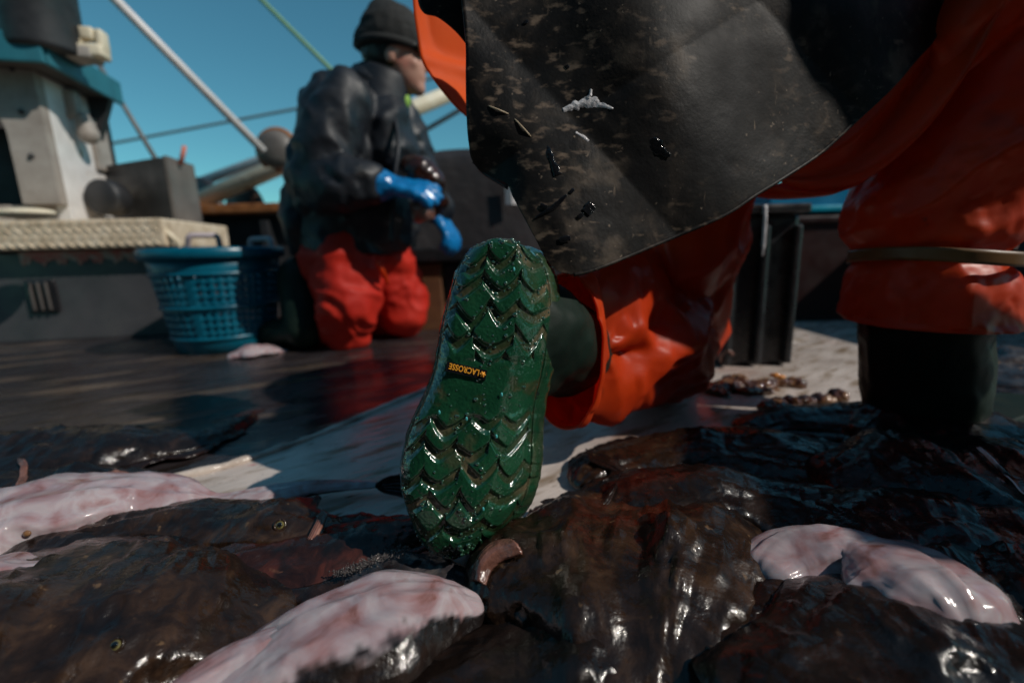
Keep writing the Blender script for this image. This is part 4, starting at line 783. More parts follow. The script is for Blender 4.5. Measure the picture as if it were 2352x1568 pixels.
# fish held in the hands, table edge under the far hand
def tubefish(name, label, pts, rs, mt, seed, parent=None, cat='fish', flat=.7):
    c = crom(pts, 60); r = np.interp(np.linspace(0, 1, 60), np.linspace(0, 1, len(rs)), rs); mb = MB().tube(c, r, 26)
    V = mb.V[0]; N_ = vnormals(V, mb.F); V = V + N_ * (fbm(V * 30, 3, seed) * .006)[:, None]
    return mk(name, V, mb.F, M[mt], parent, label=label, cat=cat, attrs={'belly': np.zeros(len(V))})
tubefish('monkfish', 'brown monkfish held in the kneeling worker\'s blue gloves', [P(925, 378, YM - .15), P(960, 392, YM - .16), P(988, 425, YM - .15), P(1000, 470, YM - .12), P(985, 500, YM - .1)], [.018, .05, .052, .04, .012], 'fish_red', 3)
tubefish('fish_fillet', 'pinkish piece of fish hanging below the worker\'s near glove', [P(978, 462, YM - .19), P(968, 485, YM - .20), P(955, 508, YM - .19)], [.02, .045, .012], 'lip', 5)

# ------------------------------------------------------------ crouching fisherman in the foreground
fm = thing('person', 'person crouching in orange oilskins and long black apron, one green boot sole turned up', 'person', (.3, .62, 0))
hipc = np.array([.47, .84, .72]); che = np.array([.70, .70, .99]); nek = np.array([.85, .63, 1.11]); hd = np.array([.96, .60, 1.18])
kneL = P(1545, 800, .98); ankL = P(1215, 760, .52); toeL = P(1075, 1225, .43); heeL = P(1150, 640, .47)
ankR = P(2120, 960, .72); kneR = np.array([.74, .72, .52]); hpR = np.array([.60, .86, .66]); hpL = np.array([.34, .95, .62])
handsF = [(np.array([.74, .48, 1.06]), np.array([.93, .46, .88]), np.array([1.06, .52, .74])), (np.array([.74, .88, 1.06]), np.array([.97, .86, .86]), np.array([1.10, .66, .70]))]
def fh(side, fwd, up): return hd + np.array([fwd, -side, up])
mb = MB(); mb.chain([hipc, che], [.15, .15]); mb.chain([che, nek], [.12, .06]); mb.cap(nek, .058, hd - [.03, 0, .05], .058)
mb.ball(hd, (.096, .076, .115)); mb.ball(fh(0, .055, -.05), (.05, .056, .07)); mb.cap(fh(0, .092, 0), .011, fh(0, .112, -.03), .014)
mb.ball(fh(0, .095, -.062), (.012, .026, .008)); mb.ball(fh(0, .093, -.076), (.012, .023, .008))
for s in (-1, 1): mb.ball(fh(s * .078, 0, -.01), (.02, .01, .032)); mb.ball(fh(s * .03, .078, .0), (.016, .016, .012))
for sh, el, wr in handsF: mb.chain([sh, el, wr], [.055, .043, .03]); mb.cap(wr, .028, wr + [.05, 0, -.02], .018)
mb.chain([hpL, kneL, P(1345, 805, .66), P(1225, 765, .55), P(1165, 720, .53)], [.085, .05, .035, .03, .026]); mb.cap(P(1165, 720, .53), .024, P(1085, 1180, .475), .016); mb.chain([hpR, kneR, ankR], [.085, .06, .042]); mb.cap(ankR, .04, ankR + [.12, .08, -.03], .03)
V, N_, F = mb.remesh(.009, 3); mk('body', V, F, M['skin'], fm)
mb = MB(); mb.ball(fh(0, -.01, .05), (.112, .092, .095)); mb.cap(fh(0, -.03, .02), .085, fh(0, .02, .035), .085); V, N_, F = mb.remesh(.008, 4); V[:, 2] = np.maximum(V[:, 2], hd[2] + .012); mk('beanie', V, F, M['beanie'], fm)
mb = MB(); mb.chain([hipc + [0, 0, .06], che, nek - [0, 0, .06]], [.18, .2, .12])
for sh, el, wr in handsF: mb.chain([sh, el, wr - (wr - el) * .1], [.085, .075, .055])
V, N_, F = mb.remesh(.012, 5); V = V + N_ * (.012 * ridge(V * [8, 8, 5], 3))[:, None]; mk('jacket', V, F, M['orange_pvc'], fm)
for sh, el, wr in handsF: hand('glove', wr, wr + [.07, 0, -.03], None, (.3, 0, .9), fm, M['glove'], cuffL=.06, cuff=.055)

# ---- orange trousers: kneeling leg (open cuff), standing leg (open cuff), seat and thighs
V = []; F = []
def addgrid(Vg, cu=False, cv=False):
    global V, F
    o_ = sum(len(x) for x in V); n_, m_ = Vg.shape[:2]; V.append(Vg.reshape(-1, 3)); F += gridF(n_, m_, cu, cv, o_)
def pxring(c, w, h, Y, tiltY=0):         # ring seen around pixel c with half extents w,h; tiltY: depth change across the width
    c0 = P(c[0], c[1], Y); a = P(c[0] + w, c[1], Y + tiltY) - c0; b2 = P(c[0], c[1] - h, Y) - c0
    return c0, a, b2
secs = []
def leg_sec(cx, cy, Y, w, h, dep): 
    c0 = P(cx, cy, Y); return c0, P(cx + w, cy, Y + dep) - c0, P(cx, cy - h, Y) - c0
S1 = [leg_sec(1296, 812, .565, 92, 188, -.03), leg_sec(1322, 806, .59, 84, 172, -.035), leg_sec(1366, 797, .64, 80, 152, -.04), leg_sec(1425, 780, .73, 110, 172, -.06), leg_sec(1490, 765, .84, 128, 165, -.07), leg_sec(1540, 755, .93, 112, 145, -.07), leg_sec(1560, 750, .99, 60, 90, -.05)]
g = rings(S1, 110, 150)
v = g.reshape(-1, 3); ctr = np.repeat(g.mean(1), 150, 0); D = v - ctr; D /= np.linalg.norm(D, axis=1)[:, None]
tt = np.repeat(np.linspace(0, 1, 110), 150)
crump = np.minimum(np.abs(vnoise(v * 9 + [3, 0, 1], 31)), np.abs(vnoise(v * 10 + [7, 2, 1], 35))) * -2.2 + np.abs(vnoise(v * 22 + 5, 32)) * .35 + .35       # sharp faceted crumples
rad = np.linalg.norm(v - ctr, axis=1)
gth = np.exp(-((tt - .235) / .05) ** 2)
v = v + D * ((crease(v, .10, 6, (.7, .7, 1)) * .036 + crease(v, .045, 8) * .008 + .002) * sstep(.04, .30, tt) * (1 - .5 * sstep(.85, 1, tt)))[:, None] - D * (gth * .016 + .004 * ridge(v * 30, 3))[:, None]
v[:, 2] = np.maximum(v[:, 2], .006)
addgrid(v.reshape(110, 150, 3), cv=True)
# thigh rising from the knee under the apron hem, as a second folded tube
S2 = [leg_sec(1590, 830, .99, 36, 60, .06), leg_sec(1575, 760, .96, 95, 60, .09), (P(1570, 660, .93), P(1655, 640, .95) - P(1570, 660, .93), np.array([0, .11, .03])), (P(1580, 560, .90), P(1680, 540, .93) - P(1580, 560, .90), np.array([0, .13, .04])),
      (P(1600, 460, .90), P(1712, 430, .93) - P(1600, 460, .90), np.array([0, .14, .03])), (P(1640, 330, .92), P(1800, 300, .95) - P(1640, 330, .92), np.array([0, .15, .0])), (P(1700, 180, .94), P(1900, 160, .96) - P(1700, 180, .94), np.array([0, .15, 0]))]
g = rings(S2, 90, 120); v = g.reshape(-1, 3); ctr = np.repeat(g.mean(1), 120, 0); D = v - ctr; D /= np.linalg.norm(D, axis=1)[:, None]
v = v + D * (  .028 * crease(np.c_[v[:, 0] * .9 - v[:, 2] * .5, v[:, 1], v[:, 2] * .55 + v[:, 0] * .35], .08, 12) + .004 * crease(v, .045, 13))[:, None]
addgrid(v.reshape(90, 120, 3), cv=True)
# standing leg
def lr(y, x0, x1, Y, dep=.115): 
    c0 = P((x0 + x1) / 2, y, Y + .03); return c0, (P(x1, y, Y + .03) - c0) * (.80 + .20 * float(sstep(460, 250, y))), np.array([0, dep * .85, .0])
S3 = [lr(742, 1941, 2322, .66), lr(722, 1942, 2326, .662), lr(690, 1948, 2328, .664), lr(640, 1968, 2318, .667), lr(600, 1992, 2292, .668, .10), lr(575, 1990, 2292, .668, .10), lr(540, 1966, 2318, .67), lr(490, 1942, 2348, .672, .12), lr(440, 1955, 2420, .675, .13),
      lr(380, 2000, 2470, .68, .14), lr(300, 2060, 2530, .685, .15), lr(200, 2130, 2600, .69, .16), lr(100, 2200, 2660, .70, .17), lr(0, 2240, 2700, .71, .17), lr(-120, 2200, 2720, .74, .17)]
n3, k3 = 150, 170
g = rings(S3, n3, k3, 2.2); v = g.reshape(-1, 3); ctr = np.repeat(g.mean(1), k3, 0); D = v - ctr; D /= np.linalg.norm(D, axis=1)[:, None]
# long folds running from lower left up to the right hip, plus a pinch at the band
dg = (v[:, 0] - .5) * .62 - (v[:, 2] - .35) * .78
fl = ridge(np.c_[dg * 15 + .6 * fbm(v * 5, 2, 5), v[:, 1] * 2, (v[:, 0] + v[:, 2]) * 2.2], 51)
up_ = sstep(.20, .42, v[:, 2])
v = v + D * (.006 * crease(np.c_[dg, v[:, 1], (v[:, 0] + v[:, 2]) * .45], .07, 33) + .018 * up_ * fl + .010 * (1 - up_) * ridge(np.c_[v[:, 0] * 9, v[:, 1] * 9, v[:, 2] * 7], 52) * sstep(.0, .06, np.repeat(np.linspace(0, 1, n3), k3)) + .003 * fbm(v * 40, 2, 3))[:, None]
addgrid(v.reshape(n3, k3, 3), cv=True)
# drape of loose cloth hanging from thigh to thigh under the apron
L_ = [P(1500, 470, .90), P(1760, 420, .74), P(1800, 330, .70), P(1880, 200, .69), P(1960, 60, .68), P(2010, -120, .68)]
Q_ = [P(1700, 500, .92), P(1800, 432, .735), P(1890, 441, .70), P(1985, 418, .675), P(2075, 340, .65), P(2160, 240, .64)]
edge = crom([P(1770, 424, .76), P(1800, 433, .735), P(1850, 440, .71), P(1905, 439, .69), P(1965, 425, .672), P(2040, 370, .655), P(2120, 280, .645), P(2200, 160, .64), P(2260, 40, .64), P(2300, -80, .65)], 90)
topl = crom([P(1700, 330, .78), P(1740, 260, .76), P(1800, 200, .74), P(1860, 130, .73), P(1920, 60, .72), P(1990, 0, .715), P(2060, -60, .71), P(2120, -120, .71), P(2170, -180, .71), P(2210, -260, .72)], 90)
nv = 60; w = np.linspace(0, 1, nv); g = edge[:, None, :] * (1 - w)[None, :, None] + topl[:, None, :] * w[None, :, None]
ph = w[None, :] * 3.6 + .35 * np.sin(np.linspace(0, 5, 90))[:, None]
g = g + np.array([0, -1, .2])[None, None, :] * (.020 * (1 - np.abs(np.sin(ph * math.pi / 1.3))) + .03 * np.sin(w * math.pi)[None, :] * 0 + .022 * np.exp(-((w - .06) / .07) ** 2)[None, :] - .008)[..., None]
back = g + np.array([0, .10, .03])
addgrid(g); 
und = np.stack([edge, edge + np.array([0, .03, -.004]), edge + np.array([0, .09, .0]), edge + np.array([0, .16, .03])], 1); addgrid(und)
Vt = np.concatenate(V)
tr = mk('trousers', Vt, F, M['orange_pvc'], fm, solid=.0028)
# stacked folds at the right hip, catching the sun
mb = MB()
for (x, y, w_, h_, Y) in ((2215, 30, 40, 60, .655), (2262, 45, 34, 55, .66), (2298, 62, 26, 45, .67), (2330, 85, 26, 40, .68), (2352, 130, 40, 60, .69), (2250, 120, 60, 80, .68), (2190, 100, 40, 60, .67)):
    p = P(x, y, Y); mb.ball(p, (w_ * .0007, .05, h_ * .0009), np.array([[.85, 0, .5], [0, 1, 0], [-.5, 0, .85]]))
mb.cap(P(2240, 60, .70), .05, P(2360, 160, .74), .07)
v, N_, f_ = mb.remesh(.006, 3); mk('hip_fold', v, f_, M['orange_pvc'], tr)
# cuff bands
th = np.linspace(0, 2 * math.pi, 90)
def band(name, pts_c, a, b2, h, mt, power=2.0, shrink=1.0, wob=0):
    e = 2 / power; cs, sn = np.cos(th), np.sin(th); cs, sn = np.sign(cs) * np.abs(cs) ** e, np.sign(sn) * np.abs(sn) ** e
    c = pts_c + shrink * (a * cs[:, None] + b2 * sn[:, None]); rows = []
    for q in (-.5, -.25, 0, .25, .5): rows.append(c + h * q + wob * np.sin(th * 2 + .6)[:, None] * (h / np.linalg.norm(h)))
    return mk(name, np.stack(rows, 0).reshape(-1, 3), gridF(5, 90), mt, fm, solid=.003, offs=1)
c_, a_, b2_ = lr(588, 1962, 2318, .668, .126); band('cuff_band', c_, a_, b2_, np.array([0, 0, .019]), M['cuff_band'], 2.2, 1.015, .004)

# ---- apron
La = [(1020, -330), (1045, -120), (1062, 20), (1069, 98), (1070, 180), (1072, 262), (1077, 330), (1087, 372), (1128, 406), (1166, 424), (1180, 455), (1204, 500), (1232, 552), (1258, 600), (1282, 622), (1312, 630)]
Ra = [(2330, -420), (2245, -140), (2180, -20), (2164, 35), (2143, 92), (2105, 134), (2048, 200), (1966, 277), (1885, 351), (1800, 408), (1735, 448), (1660, 496), (1530, 552), (1410, 602), (1350, 624), (1318, 631)]
def apron_grid(nu, nv):
    L_, R_ = crom([(x, y, 0) for x, y in La], nu), crom([(x, y, 0) for x, y in Ra], nu); Vg = np.zeros((nu, nv, 3)); UV = np.zeros((nu, nv, 2))
    for i in range(nu):
        for j in range(nv):
            v = j / (nv - 1); u = i / (nu - 1); x, y = (L_[i] * (1 - v) + R_[i] * v)[:2]
            Vg[i, j] = apt(x, y); UV[i, j] = (u, v)
    return Vg
def apt(x, y, off=0.0):                  # depth of the apron cloth behind picture point
    s = (x - 1060) / 1110.0; q = (y + 100) / 730.0
    Y = .545 + .075 * s - .025 * math.sin(min(max(s, 0), 1) * math.pi) - .03 * q
    Y += .10 * max(0, s - .80) ** 1.5 * 4 + .06 * max(0, -q * .5)
    Y += .012 * math.sin(s * 7.5 + q * 2.2 + .6) + .007 * math.sin(s * 15 - q * 5) + .004 * (1 - abs(math.sin(s * 5.2 - q * 3.1 + .4))) ** 3 + .004 * (1 - abs(math.sin(s * 4.1 + q * 4.3))) ** 4
    Y += .018 * math.exp(-((x - 1120) / 60) ** 2 - ((y - 410) / 70) ** 2)
    return P(x, y, Y - off)
g = apron_grid(170, 150); v = g.reshape(-1, 3); v = v + np.c_[0 * v[:, 0], .0022 * fbm(v * 9, 2, 8) + .0003 * fbm(v * 60, 2, 9), 0 * v[:, 0]]
ap = mk('apron', v, gridF(170, 150), M['apron'], fm, solid=.003)
# turned hem bead along lower right edge
hem = np.array([apt(x, y, .002) for x, y, _ in crom([(x, y, 0) for x, y in Ra[3:]], 120)]); MB().tube(hem, .0022, 8).build('hem', M['apron'], ap)
# torn flap at left edge
fl_ = loft([apt(1086, 372, -.006), apt(1108, 398, -.012), apt(1166, 434, -.004)], [apt(1100, 378, -.018), apt(1150, 372, -.03), apt(1172, 400, -.02)], 20, 14); mk('torn_flap', fl_.reshape(-1, 3), gridF(20, 14), M['apron_back'], ap, solid=.003)
# upper left corner of the apron
fl_ = loft([P(945, -140, .60), P(958, -30, .60), P(962, 10, .60), P(975, 32, .60), P(1006, 42, .60), P(1045, 72, .60), P(1074, 104, .60)], [P(1120, -140, .60), P(1120, -60, .60), P(1120, 0, .60), P(1120, 40, .60), P(1120, 60, .60), P(1110, 90, .60), P(1100, 120, .60)], 40, 20)
v = fl_.reshape(-1, 3); v = v + np.c_[0 * v[:, 0], .006 * fbm(v * 16, 2, 3), 0 * v[:, 0]]; mk('bib', v, gridF(40, 20), M['apron'], ap, solid=.003)
# wet streaks, foam and straw on the cloth
def smear(name, pts, ws, mt, off=.0024, seed=1, jag=.28, rel=.0003):
    p = lin([(x, y, 0) for x, y in pts], 50); w_ = np.interp(np.linspace(0, 1, 50), np.linspace(0, 1, len(ws)), ws); d = np.gradient(p, axis=0)[:, :2]; d /= np.linalg.norm(d, axis=1)[:, None]; nn = np.c_[-d[:, 1], d[:, 0]]
    j1 = 1 + jag * fbm(np.c_[p[:, :2] / 9, p[:, 2]], 3, seed); j2 = 1 + jag * fbm(np.c_[p[:, :2] / 9, p[:, 2]], 3, seed + 5); rows = []
    for q in np.linspace(-1, 1, 9):
        jj = j1 if q < 0 else j2; xy = p[:, :2] + nn * (w_ * jj * q)[:, None]; rows.append([apt(a_, b_, off + rel * (1 - q * q)) for a_, b_ in xy])
    rows = np.array(rows).transpose(1, 0, 2); return mk(name, rows.reshape(-1, 3), gridF(50, 9), mt, ap, solid=.0004)
wk = M['wet_black']
for k_, (pts, ws) in enumerate([([(1257, 335), (1265, 360), (1275, 385), (1281, 402)], [4, 6, 5, 6, 7]), ([(1308, 305), (1320, 318), (1332, 328)], [4, 7, 9, 5]), ([(1312, 325), (1325, 358), (1345, 385), (1365, 402), (1376, 418)], [6, 11, 9, 10, 5]),
        ([(1408, 298), (1440, 310), (1480, 325), (1520, 332)], [4, 12, 16, 14, 8]), ([(1445, 208), (1480, 220), (1505, 232)], [4, 8, 9, 4]), ([(1500, 0), (1504, 40), (1506, 72)], [10, 9, 7, 6]),
        ([(1395, 345), (1440, 338)], [3, 6, 4]), ([(1355, 478), (1345, 488), (1362, 470)], [8, 10, 8]), ([(1230, 500), (1270, 478), (1302, 448)], [1.5, 3, 4, 2]), ([(1285, 550), (1310, 548)], [4, 5, 4]), ([(1240, 472), (1256, 478)], [4, 6, 4]), ([(1300, 150), (1304, 158)], [3, 4, 3]), ([(1206, 48), (1209, 54)], [3, 5, 3]), ([(1480, 330), (1540, 358)], [4, 9, 3]), ([(1330, 492), (1336, 500)], [5, 6, 4]), ([(1310, 436), (1316, 442)], [4, 6, 4])]):
    smear('wet_streak', pts, [w * 1.35 for w in ws], wk, seed=k_ * 3)
smear('foam_patch', [(1293, 254), (1312, 247), (1335, 238), (1365, 236), (1408, 250)], [9, 13, 19, 24, 16, 3], M['foam'], seed=40, jag=.4, rel=.003, off=.0012)
smear('foam_patch', [(1352, 226), (1358, 205)], [8, 2], M['foam'], seed=44, jag=.6, rel=.002)
smear('foam_patch', [(1322, 304), (1345, 318), (1352, 324)], [3, 6, 4], M['foam'], seed=47, jag=.4, rel=.002)
for a_, b_ in (((1182, 273), (1220, 314)), ((1122, 243), (1168, 262))):
    MB().tube(lin([apt(*a_, .003), apt((a_[0] + b_[0]) / 2, (a_[1] + b_[1]) / 2, .005), apt(*b_, .003)], 8), [.0004, .0008, .0009, .0010, .0010, .0009, .0008, .0005], 6).build('straw_bit', M['straw'], ap)
# orange oilskin tail hanging on the far side
Lf = [P(x, y, .66) for x, y in ((940, -140), (948, 0), (955, 60), (963, 110), (972, 145), (985, 165), (1010, 200), (1045, 242), (1078, 272))]
Rf = [P(x, y, .76) for x, y in ((1190, -140), (1190, 0), (1190, 60), (1190, 110), (1190, 150), (1185, 180), (1170, 220), (1150, 262), (1090, 290))]
g = loft(Lf, Rf, 60, 40); v = g.reshape(-1, 3)
v = v + np.c_[0 * v[:, 0], .010 * ridge(np.c_[v[:, 0] * 14, v[:, 1], v[:, 2] * 6], 5) - .012 * np.exp(-((v[:, 2] - P(1000, 160, .7)[2]) / .012) ** 2) * .5, 0 * v[:, 0]]
mk('oilskin_tail', v, gridF(60, 40), M['orange_matte'], fm, solid=.0025)

# ---- boots
HEEL, TOE = P(1150, 545, .452), P(1040, 1312, .382)
axS = HEEL - TOE; axS /= np.linalg.norm(axS); psi = R(3)
wS = np.array([math.cos(psi), math.sin(psi), 0]); wS = wS - axS * (wS @ axS); wS /= np.linalg.norm(wS)
nS = np.cross(wS, axS); nS = nS if nS[1] < 0 else -nS
def onsole(px, py, h=0.0):
    d = ray(px, py); tt = ((HEEL - C0) @ nS) / (d @ nS); return C0 + d * tt + nS * h
ROWS = [(1136, 541, 1170, 541), (1103, 549, 1214, 549), (1076, 571, 1246, 571), (1053, 608, 1266, 614), (1037, 655, 1276, 672), (1024, 702, 1276, 730), (1012, 748, 1268, 785), (1006, 790, 1260, 833), (999, 832, 1250, 882),
        (985, 882, 1238, 930), (962, 935, 1232, 978), (938, 987, 1230, 1028), (921, 1042, 1228, 1086), (914, 1100, 1220, 1140), (920, 1155, 1204, 1190), (935, 1207, 1178, 1234), (950, 1255, 1140, 1272), (974, 1291, 1104, 1298), (1012, 1312, 1064, 1313)]
NU, NV = 520, 230
Lr, Rr = crom([(a, b, 0) for a, b, c, d in ROWS], NU), crom([(c, d, 0) for a, b, c, d in ROWS], NU)
LP = np.array([onsole(x, y) for x, y, _ in Lr]); RP = np.array([onsole(x, y) for x, y, _ in Rr])
vv = np.linspace(0, 1, NV); SV = LP[:, None, :] * (1 - vv)[None, :, None] + RP[:, None, :] * vv[None, :, None]
tg = np.linspace(0, 1, NU)[:, None] * np.ones(NV)[None, :]; wg = np.ones(NU)[:, None] * vv[None, :]
sx = (SV - TOE) @ wS; sy = (SV - TOE) @ axS                 # metres across / along the sole
ll = np.linalg.norm(HEEL - TOE)
# scale-like lugs: raised above a U-shaped lower edge, sharp notch between neighbours
per, pitch = .0262, .0325
yy = (ll - sy) + .16 * sx + .0016 * vnoise(np.c_[sx.ravel() * 60, sy.ravel() * 60, 0 * sx.ravel()], 3).reshape(sx.shape)
row = np.zeros_like(yy); hgt = np.zeros_like(yy)
def lug(yq):
    best = np.zeros_like(yq)
    base_row = np.floor(yq / per)
    h = np.zeros_like(yq)
    xs_ = sx / pitch + .25 + .05 * vnoise(np.c_[sx.ravel() * 40, sy.ravel() * 40, 0 * sx.ravel()], 12).reshape(sx.shape)
    def E(k):                             # lower edge of band k: rounded valleys, sharp peaks, in step from band to band
        xx = xs_ + .16 * np.sin(k * 1.9 + .8) + .10 * np.sin(xs_ * 2.1 + k * 2.7); fx = xx - np.floor(xx) - .5; am = .58 + .17 * np.sin(k * 1.7 + np.floor(xx) * 2.1)
        return k * per + per * (1.0 + .12 * np.sin(k * 2.9 + np.floor(xx) * 4.1) - am * np.abs(fx * 2) ** 1.45)
    for dk in (-1, 0, 1):
        k = base_row + dk; d = E(k) - yq; u = yq - (E(k - 1) + per * .26)
        prof = sstep(-.0006, .0040, d) * sstep(-.0004, .0056, u) * (.72 + .28 * np.clip(1 - d / per, 0, 1))
        h = np.maximum(h, prof)
    return h
zone = sstep(.115, .124, yy) * (1 - sstep(.170, .178, yy))            # smooth arch with the label
hgt = lug(yy) * .0043 * (1 - zone) + zone * (.0022 + .0004 * vnoise(np.c_[sx.ravel() * 90, sy.ravel() * 90, 0 * sx.ravel()], 6).reshape(sx.shape))
edge_d = np.minimum(wg, 1 - wg) * np.linalg.norm(RP - LP, axis=1)[:, None]; ends = np.minimum(tg, 1 - tg) * ll
ed = np.minimum(edge_d, ends * 1.2)
rnd_l = -.012 * (1 - np.sqrt(np.clip(1 - (1 - np.clip(edge_d / .016, 0, 1)) ** 2, 0, 1))) - .016 * (1 - np.sqrt(np.clip(1 - (1 - np.clip(ends / .02, 0, 1)) ** 2, 0, 1)))
rightfall = -.030 * sstep(.55, 1.0, wg) ** 1.6 - .004 * sstep(.75, 1, 1 - wg)
rock = -.020 * sstep(.72, 1.0, tg) ** 1.5 - .006 * (1 - sstep(0, .1, tg))
grain = .00022 * fbm(np.c_[sx.ravel() * 420, sy.ravel() * 420, 0 * sx.ravel()], 2, 8).reshape(sx.shape)
dep = hgt * (.4 + .6 * sstep(0, .012, edge_d)) + rnd_l + rightfall + rock + grain
SVh = SV + nS[None, None, :] * dep[..., None]
lum = hgt / .0043
nzm = fbm(np.c_[sx.ravel() * 55, sy.ravel() * 55, 0 * sx.ravel()], 4, 21).reshape(sx.shape)
mud = sstep(.26, .0, lum + .16 * nzm) * .9 * (1 - zone) + sstep(.35, 1.0, nzm) * .35 + zone * sstep(.2, .9, nzm) * .4
mud = np.clip(mud + .5 * sstep(.006, .0, edge_d) * sstep(-.2, .5, nzm), 0, .92)
# closed body: tread + side wall going back
wallN = 10; rim = [(0, j) for j in range(NV)] + [(i, NV - 1) for i in range(1, NU)] + [(NU - 1, j) for j in range(NV - 2, -1, -1)] + [(i, 0) for i in range(NU - 2, 0, -1)]
Vs = SVh.reshape(-1, 3); Fs = [tuple(reversed(f)) for f in gridF(NU, NV)]; cenS = SV.mean((0, 1)); ringp = np.array([SVh[i, j] for i, j in rim]); flat = np.array([SV[i, j] for i, j in rim])
lastidx = [i * NV + j for i, j in rim]; att = [mud.ravel()]; cnt = len(Vs); Vall = [Vs]; k = len(rim)
outw = flat - (cenS + np.outer((flat - cenS) @ axS, axS) * .85); outw = outw - np.outer(outw @ nS, nS); outw /= np.linalg.norm(outw, axis=1)[:, None]
rs = np.clip(outw @ wS, 0, 1)
for q in range(1, wallN + 1):
    f = q / wallN; fl_ = .004 * math.sin(f * math.pi * .9) * 1.0
    p = ringp - nS * (.030 * f) + outw * (fl_ + rs * .016 * f)[:, None] if q < wallN else ringp - nS * .034 + outw * (rs * .012 - .004)[:, None]
    p = p + outw * (.0009 * fbm(p * 90, 2, 4))[:, None]
    Vall.append(p); new = list(range(cnt, cnt + k)); Fs += [(lastidx[i], lastidx[(i + 1) % k], new[(i + 1) % k], new[i]) for i in range(k)]; lastidx = new; cnt += k; att.append(np.clip(.25 + .3 * fbm(p * 50, 3, 5), 0, .6))
Fs.append(tuple(reversed(lastidx)))
def boot_upper(mb, vox=.005):
    v, n_, f_ = mb.remesh(vox, 4); return v + n_ * (fbm(v * 28, 3, 3) * .0022 + .0025 * ridge(v * [14, 30, 14], 4))[:, None], f_
# upper of the upturned boot
mb = MB(); bk = -nS
def sp(x, y, d): return onsole(x, y) + bk * d
mb.chain([sp(1068, 1240, .058), sp(1095, 1115, .066), sp(1122, 975, .07), sp(1158, 850, .07), sp(1178, 720, .07), sp(1176, 632, .066)], [.036, .050, .050, .048, .050, .042])
mb.chain([sp(1150, 700, .07), P(1225, 760, .535), P(1290, 800, .60), P(1345, 805, .68)], [.052, .062, .064, .05])
mb.chain([sp(1110, 900, .075), P(1230, 790, .56)], [.048, .06])
v, f_ = boot_upper(mb); up1 = mk('boot', v, f_, M['boot_black'], fm, label='boot with its green tread turned to the camera')
sole = mk('sole', np.concatenate(Vall), Fs, M['sole'], up1, attrs={'mud': np.concatenate(att)})
# label plate with lettering
pl = [onsole(1029, 829, .0052), onsole(1119, 850, .0052), onsole(1115, 872, .0052), onsole(1024, 851, .0052)]
mb = MB(); V = [p for p in pl] + [p - nS * .004 for p in pl]
mb.add(V, [(0, 1, 2, 3), (7, 6, 5, 4), (0, 4, 5, 1), (1, 5, 6, 2), (2, 6, 7, 3), (3, 7, 4, 0)]); lab = mb.build('sole_label', M['sole_label'], up1, smooth=False)
cu = bpy.data.curves.new('lettering', 'FONT'); cu.body = 'LACROSSE'; cu.size = 1.0; cu.extrude = .02; cu.space_character = 1.08; cu.offset = .022
to = bpy.data.objects.new('lettering', cu); COL.objects.link(to); dg_ = bpy.context.evaluated_depsgraph_get(); me = bpy.data.meshes.new_from_object(to.evaluated_get(dg_))
tv = np.array([v.co[:] for v in me.vertices]); tf = [tuple(p.vertices) for p in me.polygons]; bpy.data.objects.remove(to); bpy.data.meshes.remove(me)
x_ax = onsole(1029, 840, 0) - onsole(1119, 861, 0); Lx = np.linalg.norm(x_ax); x_ax /= Lx; y_ax = np.cross(nS, x_ax); y_ax /= np.linalg.norm(y_ax)
w0, h0 = tv[:, 0].max(), tv[:, 1].max(); sxx = Lx * .76 / w0; syy = .0056 / h0; org = onsole(1119, 861, .0058) + x_ax * Lx * .20 - y_ax * .0032
v = org + np.outer(tv[:, 0] * sxx, x_ax) + np.outer(tv[:, 1] * syy, y_ax) + np.outer(tv[:, 2] * .01, nS); mk('lettering', v, tf, M['label_orange'], lab, smooth=False)
c = onsole(1119, 861, .0062) + x_ax * Lx * .115 ; mb = MB(); mb.ball(c - y_ax * .0002, .0019 * np.ones(3), n=8)
for a in np.linspace(0, 2 * math.pi, 7)[:-1]: mb.ball(c + (x_ax * math.cos(a) + y_ax * math.sin(a)) * .0021, .0009 * np.ones(3), n=6)
mb.build('emblem', M['label_orange'], lab)
# water drops sitting on the tread
rnd = random.Random(4); mb = MB()
for _ in range(800):
    i, j = rnd.randrange(20, NU - 20), int(NV * min(.97, max(.03, rnd.gauss(.5, .26))))
    if rnd.random() > .35 + .65 * float(mud[i, j] > .15): continue
    r = rnd.choice([.0005, .0006, .0007, .0008, .0011, .0015]) * rnd.uniform(.8, 1.25); p = SVh[i, j]
    mb.ball(p + nS * r * .15, (r * rnd.uniform(.9, 1.5), r, r * rnd.uniform(.9, 1.6)), n=7)
mb.build('water_drops', M['droplet'], up1, kind='stuff')
for (x, y) in ((1152, 905), (1072, 960), (1010, 945), (1180, 620), (1140, 1000), (1110, 1165)): MB().ball(onsole(x, y, .004), (.0012, .0008, .0022), n=6).build('paint_fleck', M['teal_fleck'], up1)
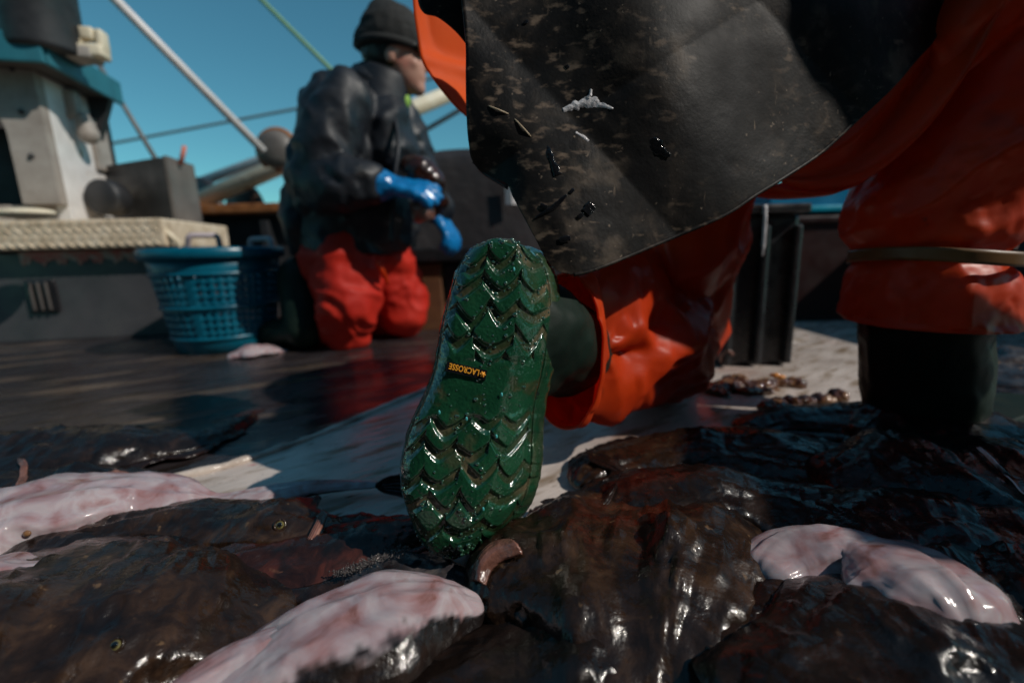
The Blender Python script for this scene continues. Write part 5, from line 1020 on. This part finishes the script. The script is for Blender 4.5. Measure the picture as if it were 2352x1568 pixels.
# standing boot
mb = MB(); cb = [P(2118, 700, .715), P(2118, 800, .715), P(2120, 900, .715), P(2125, 985, .715)]
mb.chain(cb, [.084, .084, .083, .078]); mb.chain([P(2140, 985, .72), P(2230, 1000, .76), P(2330, 985, .80)], [.07, .055, .045]); mb.ball(P(2120, 1010, .70), (.062, .06, .05))
v, f_ = boot_upper(mb, .006); v[:, 2] = np.maximum(v[:, 2], .01); b2 = mk('boot', v, f_, M['boot_black'], fm)
mb = MB(); mb.chain([P(2110, 1050, .655) * [1, 1, 0] + [0, 0, .022], P(2230, 1030, .74) * [1, 1, 0] + [0, 0, .022], P(2330, 1010, .80) * [1, 1, 0] + [0, 0, .022]], [.05, .045, .042]); v, n_, f_ = mb.remesh(.006, 3); v[:, 2] = np.clip(v[:, 2], .008, .035); mk('sole', v, f_, M['boot_black'], b2)

# ------------------------------------------------------------ box stack added out of view on the right to shade the fish heap
GT = 'black fish boxes stacked on deck'; zt = 0.0
for lb, cx, cy, wx, wy, hh_, a in (('lower box of the black stack on the right side of the deck', 1.21, .20, .32, .32, .39, .0), ('upper box of the black stack on the right side of the deck', 1.21, .20, .32, .32, .39, .0)):
    t = thing('shade_box', lb, 'box', (cx, cy, zt), GT)
    MB().box((cx, cy, zt + hh_ / 2), (wx, wy, hh_), bev=.025).build('body', M['black_plastic'], t, smooth=False)
    MB().box((cx, cy, zt + hh_ - .02), (wx + .03, wy + .03, .03), bev=.01).build('rim', M['black_plastic'], t, smooth=False)
    zt += hh_ + .004

# tall dark bulkhead added unseen behind the camera to keep sky light off the deck
t = thing('bulkhead', 'tall dark steel bulkhead of the shelter deck behind the working area', 'bulkhead', (0, -1.15, 0))
MB().box((0, -1.18, 1.3), (6.4, .08, 2.6), bev=.01).build('plating', M['dark_steel'], t, smooth=False)
for x in np.linspace(-3, 3, 9): MB().box((x, -1.115, 1.3), (.05, .05, 2.56), bev=.006).build('stiffener', M['dark_steel'], t, smooth=False)

def foam(label, path, wid, n_, seed, surf_z):
    rnd = random.Random(seed); mb = MB(); p = lin([(x, y, 0) for x, y in path], 60)
    for _ in range(n_):
        q = p[rnd.randrange(60)]; r = rnd.choice([.0003, .0004, .0005, .0006, .0009]); mb.ball(G(q[0] + rnd.gauss(0, wid), q[1] + rnd.gauss(0, wid * .35), surf_z + rnd.uniform(-.002, .002)), r, n=6)
    o = mb.build('slime_foam', M['bubble'], None, kind='stuff', label=label, cat='foam')
M['bubble'] = mat('slime_bubbles', [(.3, (.05, .042, .04)), (.7, (.11, .095, .09))], scale=200, rough=(.03, .15), coat=.6)
foam('greyish slime foam lying in the gap left of the boot toe', [(780, 1318), (850, 1288), (930, 1258)], 12, 900, 3, .034)
foam('thin line of slime foam behind the brown monkfish head', [(480, 1186), (540, 1180), (610, 1166)], 9, 600, 5, .034)
